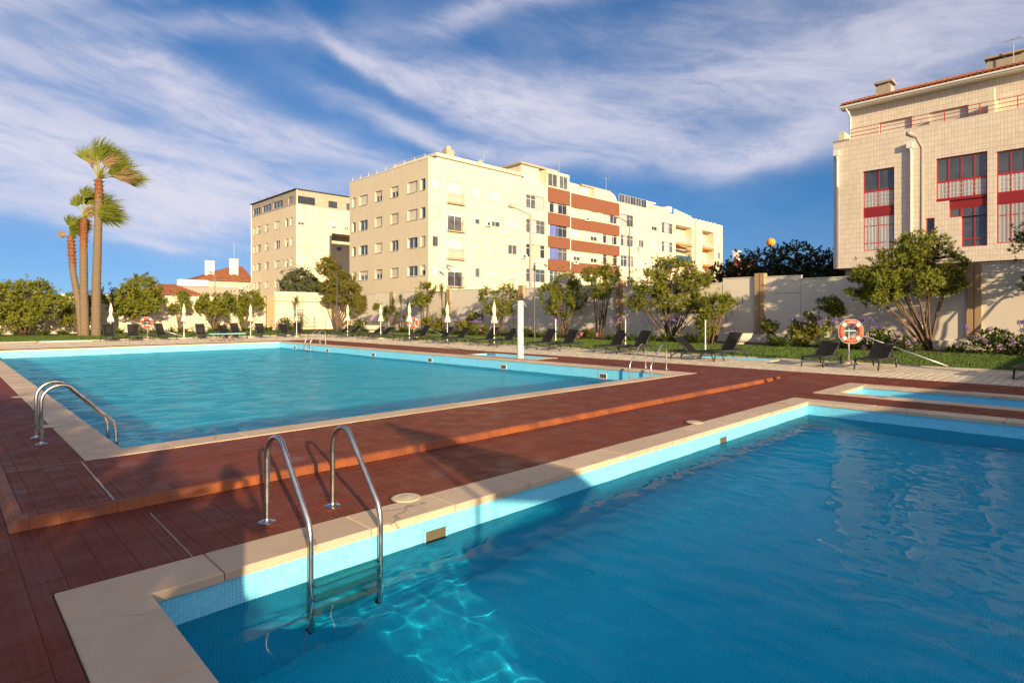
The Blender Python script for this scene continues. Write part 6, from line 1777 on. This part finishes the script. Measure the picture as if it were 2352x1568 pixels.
# ---- hedge added, with a tree, behind camera left to cast the foreground shade
shrub('added_shade_hedge', 'unseen evergreen hedge added behind the camera on the left for its shade', 'hedge', (-6.2, -6.5, 0), 2, [((x * 1.05, 0, 1.55), (.95, .7, 1.95)) for x in (-7, -6, -5, -4, -3, -2, -1, 0, 1, 2, 2.8)], LM_DARK, 91, 3600, (.26, .10), 12, None, .02, .08, shell=.25)
shrub('garden_tree', 'loose crowned tree behind the camera on the left', 'tree', (-7.5, -8.0, 0), 2, [((0, 0, 4.9), (1.9, 1.4, 1.1)), ((-2.2, .3, 4.5), (1.6, 1.3, 1.2)), ((1.9, .2, 4.3), (1.5, 1.2, .8))], LM_DARK, 92, 620, (.30, .09), 11, None, .45, .12)

# ------------------------------------------------------------------ the photographer, just behind the camera
def skin(name, verts, edges, radii, m, parent, sub=2, root=0):
    me = bpy.data.meshes.new(name); me.from_pydata(verts, edges, []); me.materials.append(m)
    o = link(name, me, parent)
    md = o.modifiers.new('skin', 'SKIN'); md.use_smooth_shade = True
    me.skin_vertices.new() if not me.skin_vertices else None
    for i, r_ in enumerate(radii):
        v = me.skin_vertices[0].data[i]; v.radius = r_ if isinstance(r_, tuple) else (r_, r_); v.use_root = i == root
    sb = o.modifiers.new('sub', 'SUBSURF'); sb.levels = sub; sb.render_levels = sub
    return o
def photographer():
    T = thing('person', 'person in shirt and shorts holding a camera to the eye behind the near pool', 'person', (-.20, -.22, LOW), R(YAW - 90))
    SK = mat('skin_tone', (.52, .32, .22), .55, .08, 6); SH = mat('blue_shirt', (.10, .16, .28), .9); TR = mat('khaki_shorts', (.30, .24, .16), .9)
    # local: +y forward, z from the deck
    V = [(0, 0, .98), (0, .0, 1.15), (0, .0, 1.35), (0, .01, 1.48), (0, .03, 1.56), (0, .05, 1.66), (0, .06, 1.76),
         (.18, 0, 1.44), (.30, .10, 1.30), (.13, .22, 1.56), (-.18, 0, 1.44), (-.30, .10, 1.30), (-.13, .22, 1.56),
         (.10, 0, .92), (.12, .01, .50), (.12, -.02, .08), (.13, .12, .03), (-.10, 0, .92), (-.12, .01, .50), (-.12, -.02, .08), (-.13, .12, .03)]
    E = [(0, 1), (1, 2), (2, 3), (3, 4), (4, 5), (5, 6), (3, 7), (7, 8), (8, 9), (3, 10), (10, 11), (11, 12), (0, 13), (13, 14), (14, 15), (15, 16), (0, 17), (17, 18), (18, 19), (19, 20)]
    Rr = [(.16, .11), (.15, .10), (.17, .115), (.10, .09), .055, (.075, .095), (.07, .085), .06, .045, .032, .06, .045, .032, .085, .06, .042, (.04, .03), .085, .06, .042, (.04, .03)]
    skin('body', V, E, Rr, SK, T)
    skin('shirt', [(0, 0, .97), (0, 0, 1.15), (0, 0, 1.36), (0, .01, 1.46), (.18, 0, 1.43), (.27, .07, 1.34), (-.18, 0, 1.43), (-.27, .07, 1.34)], [(0, 1), (1, 2), (2, 3), (3, 4), (4, 5), (3, 6), (6, 7)],
         [(.18, .13), (.17, .12), (.19, .135), (.10, .10), .075, .066, .075, .066], SH, T)
    skin('shorts', [(0, 0, 1.0), (0, 0, .93), (.105, 0, .85), (.12, .01, .58), (-.105, 0, .85), (-.12, .01, .58)], [(0, 1), (1, 2), (2, 3), (1, 4), (4, 5)], [(.175, .125), (.17, .125), .10, .085, .10, .085], TR, T)
    mb = MB(); n = 9
    prof = [(.094 * math.sin(math.pi * i / 16), .11 * math.cos(math.pi * i / 16)) for i in range(0, 9)][::-1]
    mb.lathe([(a + .002, b) for a, b in prof], 16, (0, .035, 1.765)); mb.build('hair', mat('dark_hair', (.05, .035, .025), .8), T, smooth=True)
    mb = MB(); mb.tube([(0, .145, 1.71), (0, .17, 1.685), (0, .15, 1.67)], [.010, .016, .010], 6); mb.build('nose', SK, T, smooth=True)
    for s in (-1, 1):
        for k in range(4):
            mb = MB(); z = 1.60 + k * .022; x = s * .10
            mb.tube([(s * .125, .215, 1.57 + k * .016), (s * .11, .245, z), (s * .075, .255, z + .005), (s * .045, .245, z + .004)], [.011, .010, .009, .007], 6); mb.build('finger', SK, T, smooth=True)
        mb = MB(); mb.tube([(s * .12, .20, 1.57), (s * .09, .19, 1.60), (s * .06, .19, 1.62)], [.012, .011, .008], 6); mb.build('thumb', SK, T, smooth=True)
    C = thing('photo_camera', 'black camera held by the person behind the near pool', 'camera', (-.20, -.22, LOW), R(YAW - 90))
    mb = MB(); mb.bbox((-.07, .185, 1.66), (.07, .235, 1.76), .01); mb.build('camera_body', mat('black_plastic', (.015, .015, .015), .5), C)
    mb = MB(); mb.tube([(0, .235, 1.71), (0, .26, 1.71)], .03, 12); mb.build('lens', mat('black_plastic', (.015, .015, .015), .5), C)
photographer()
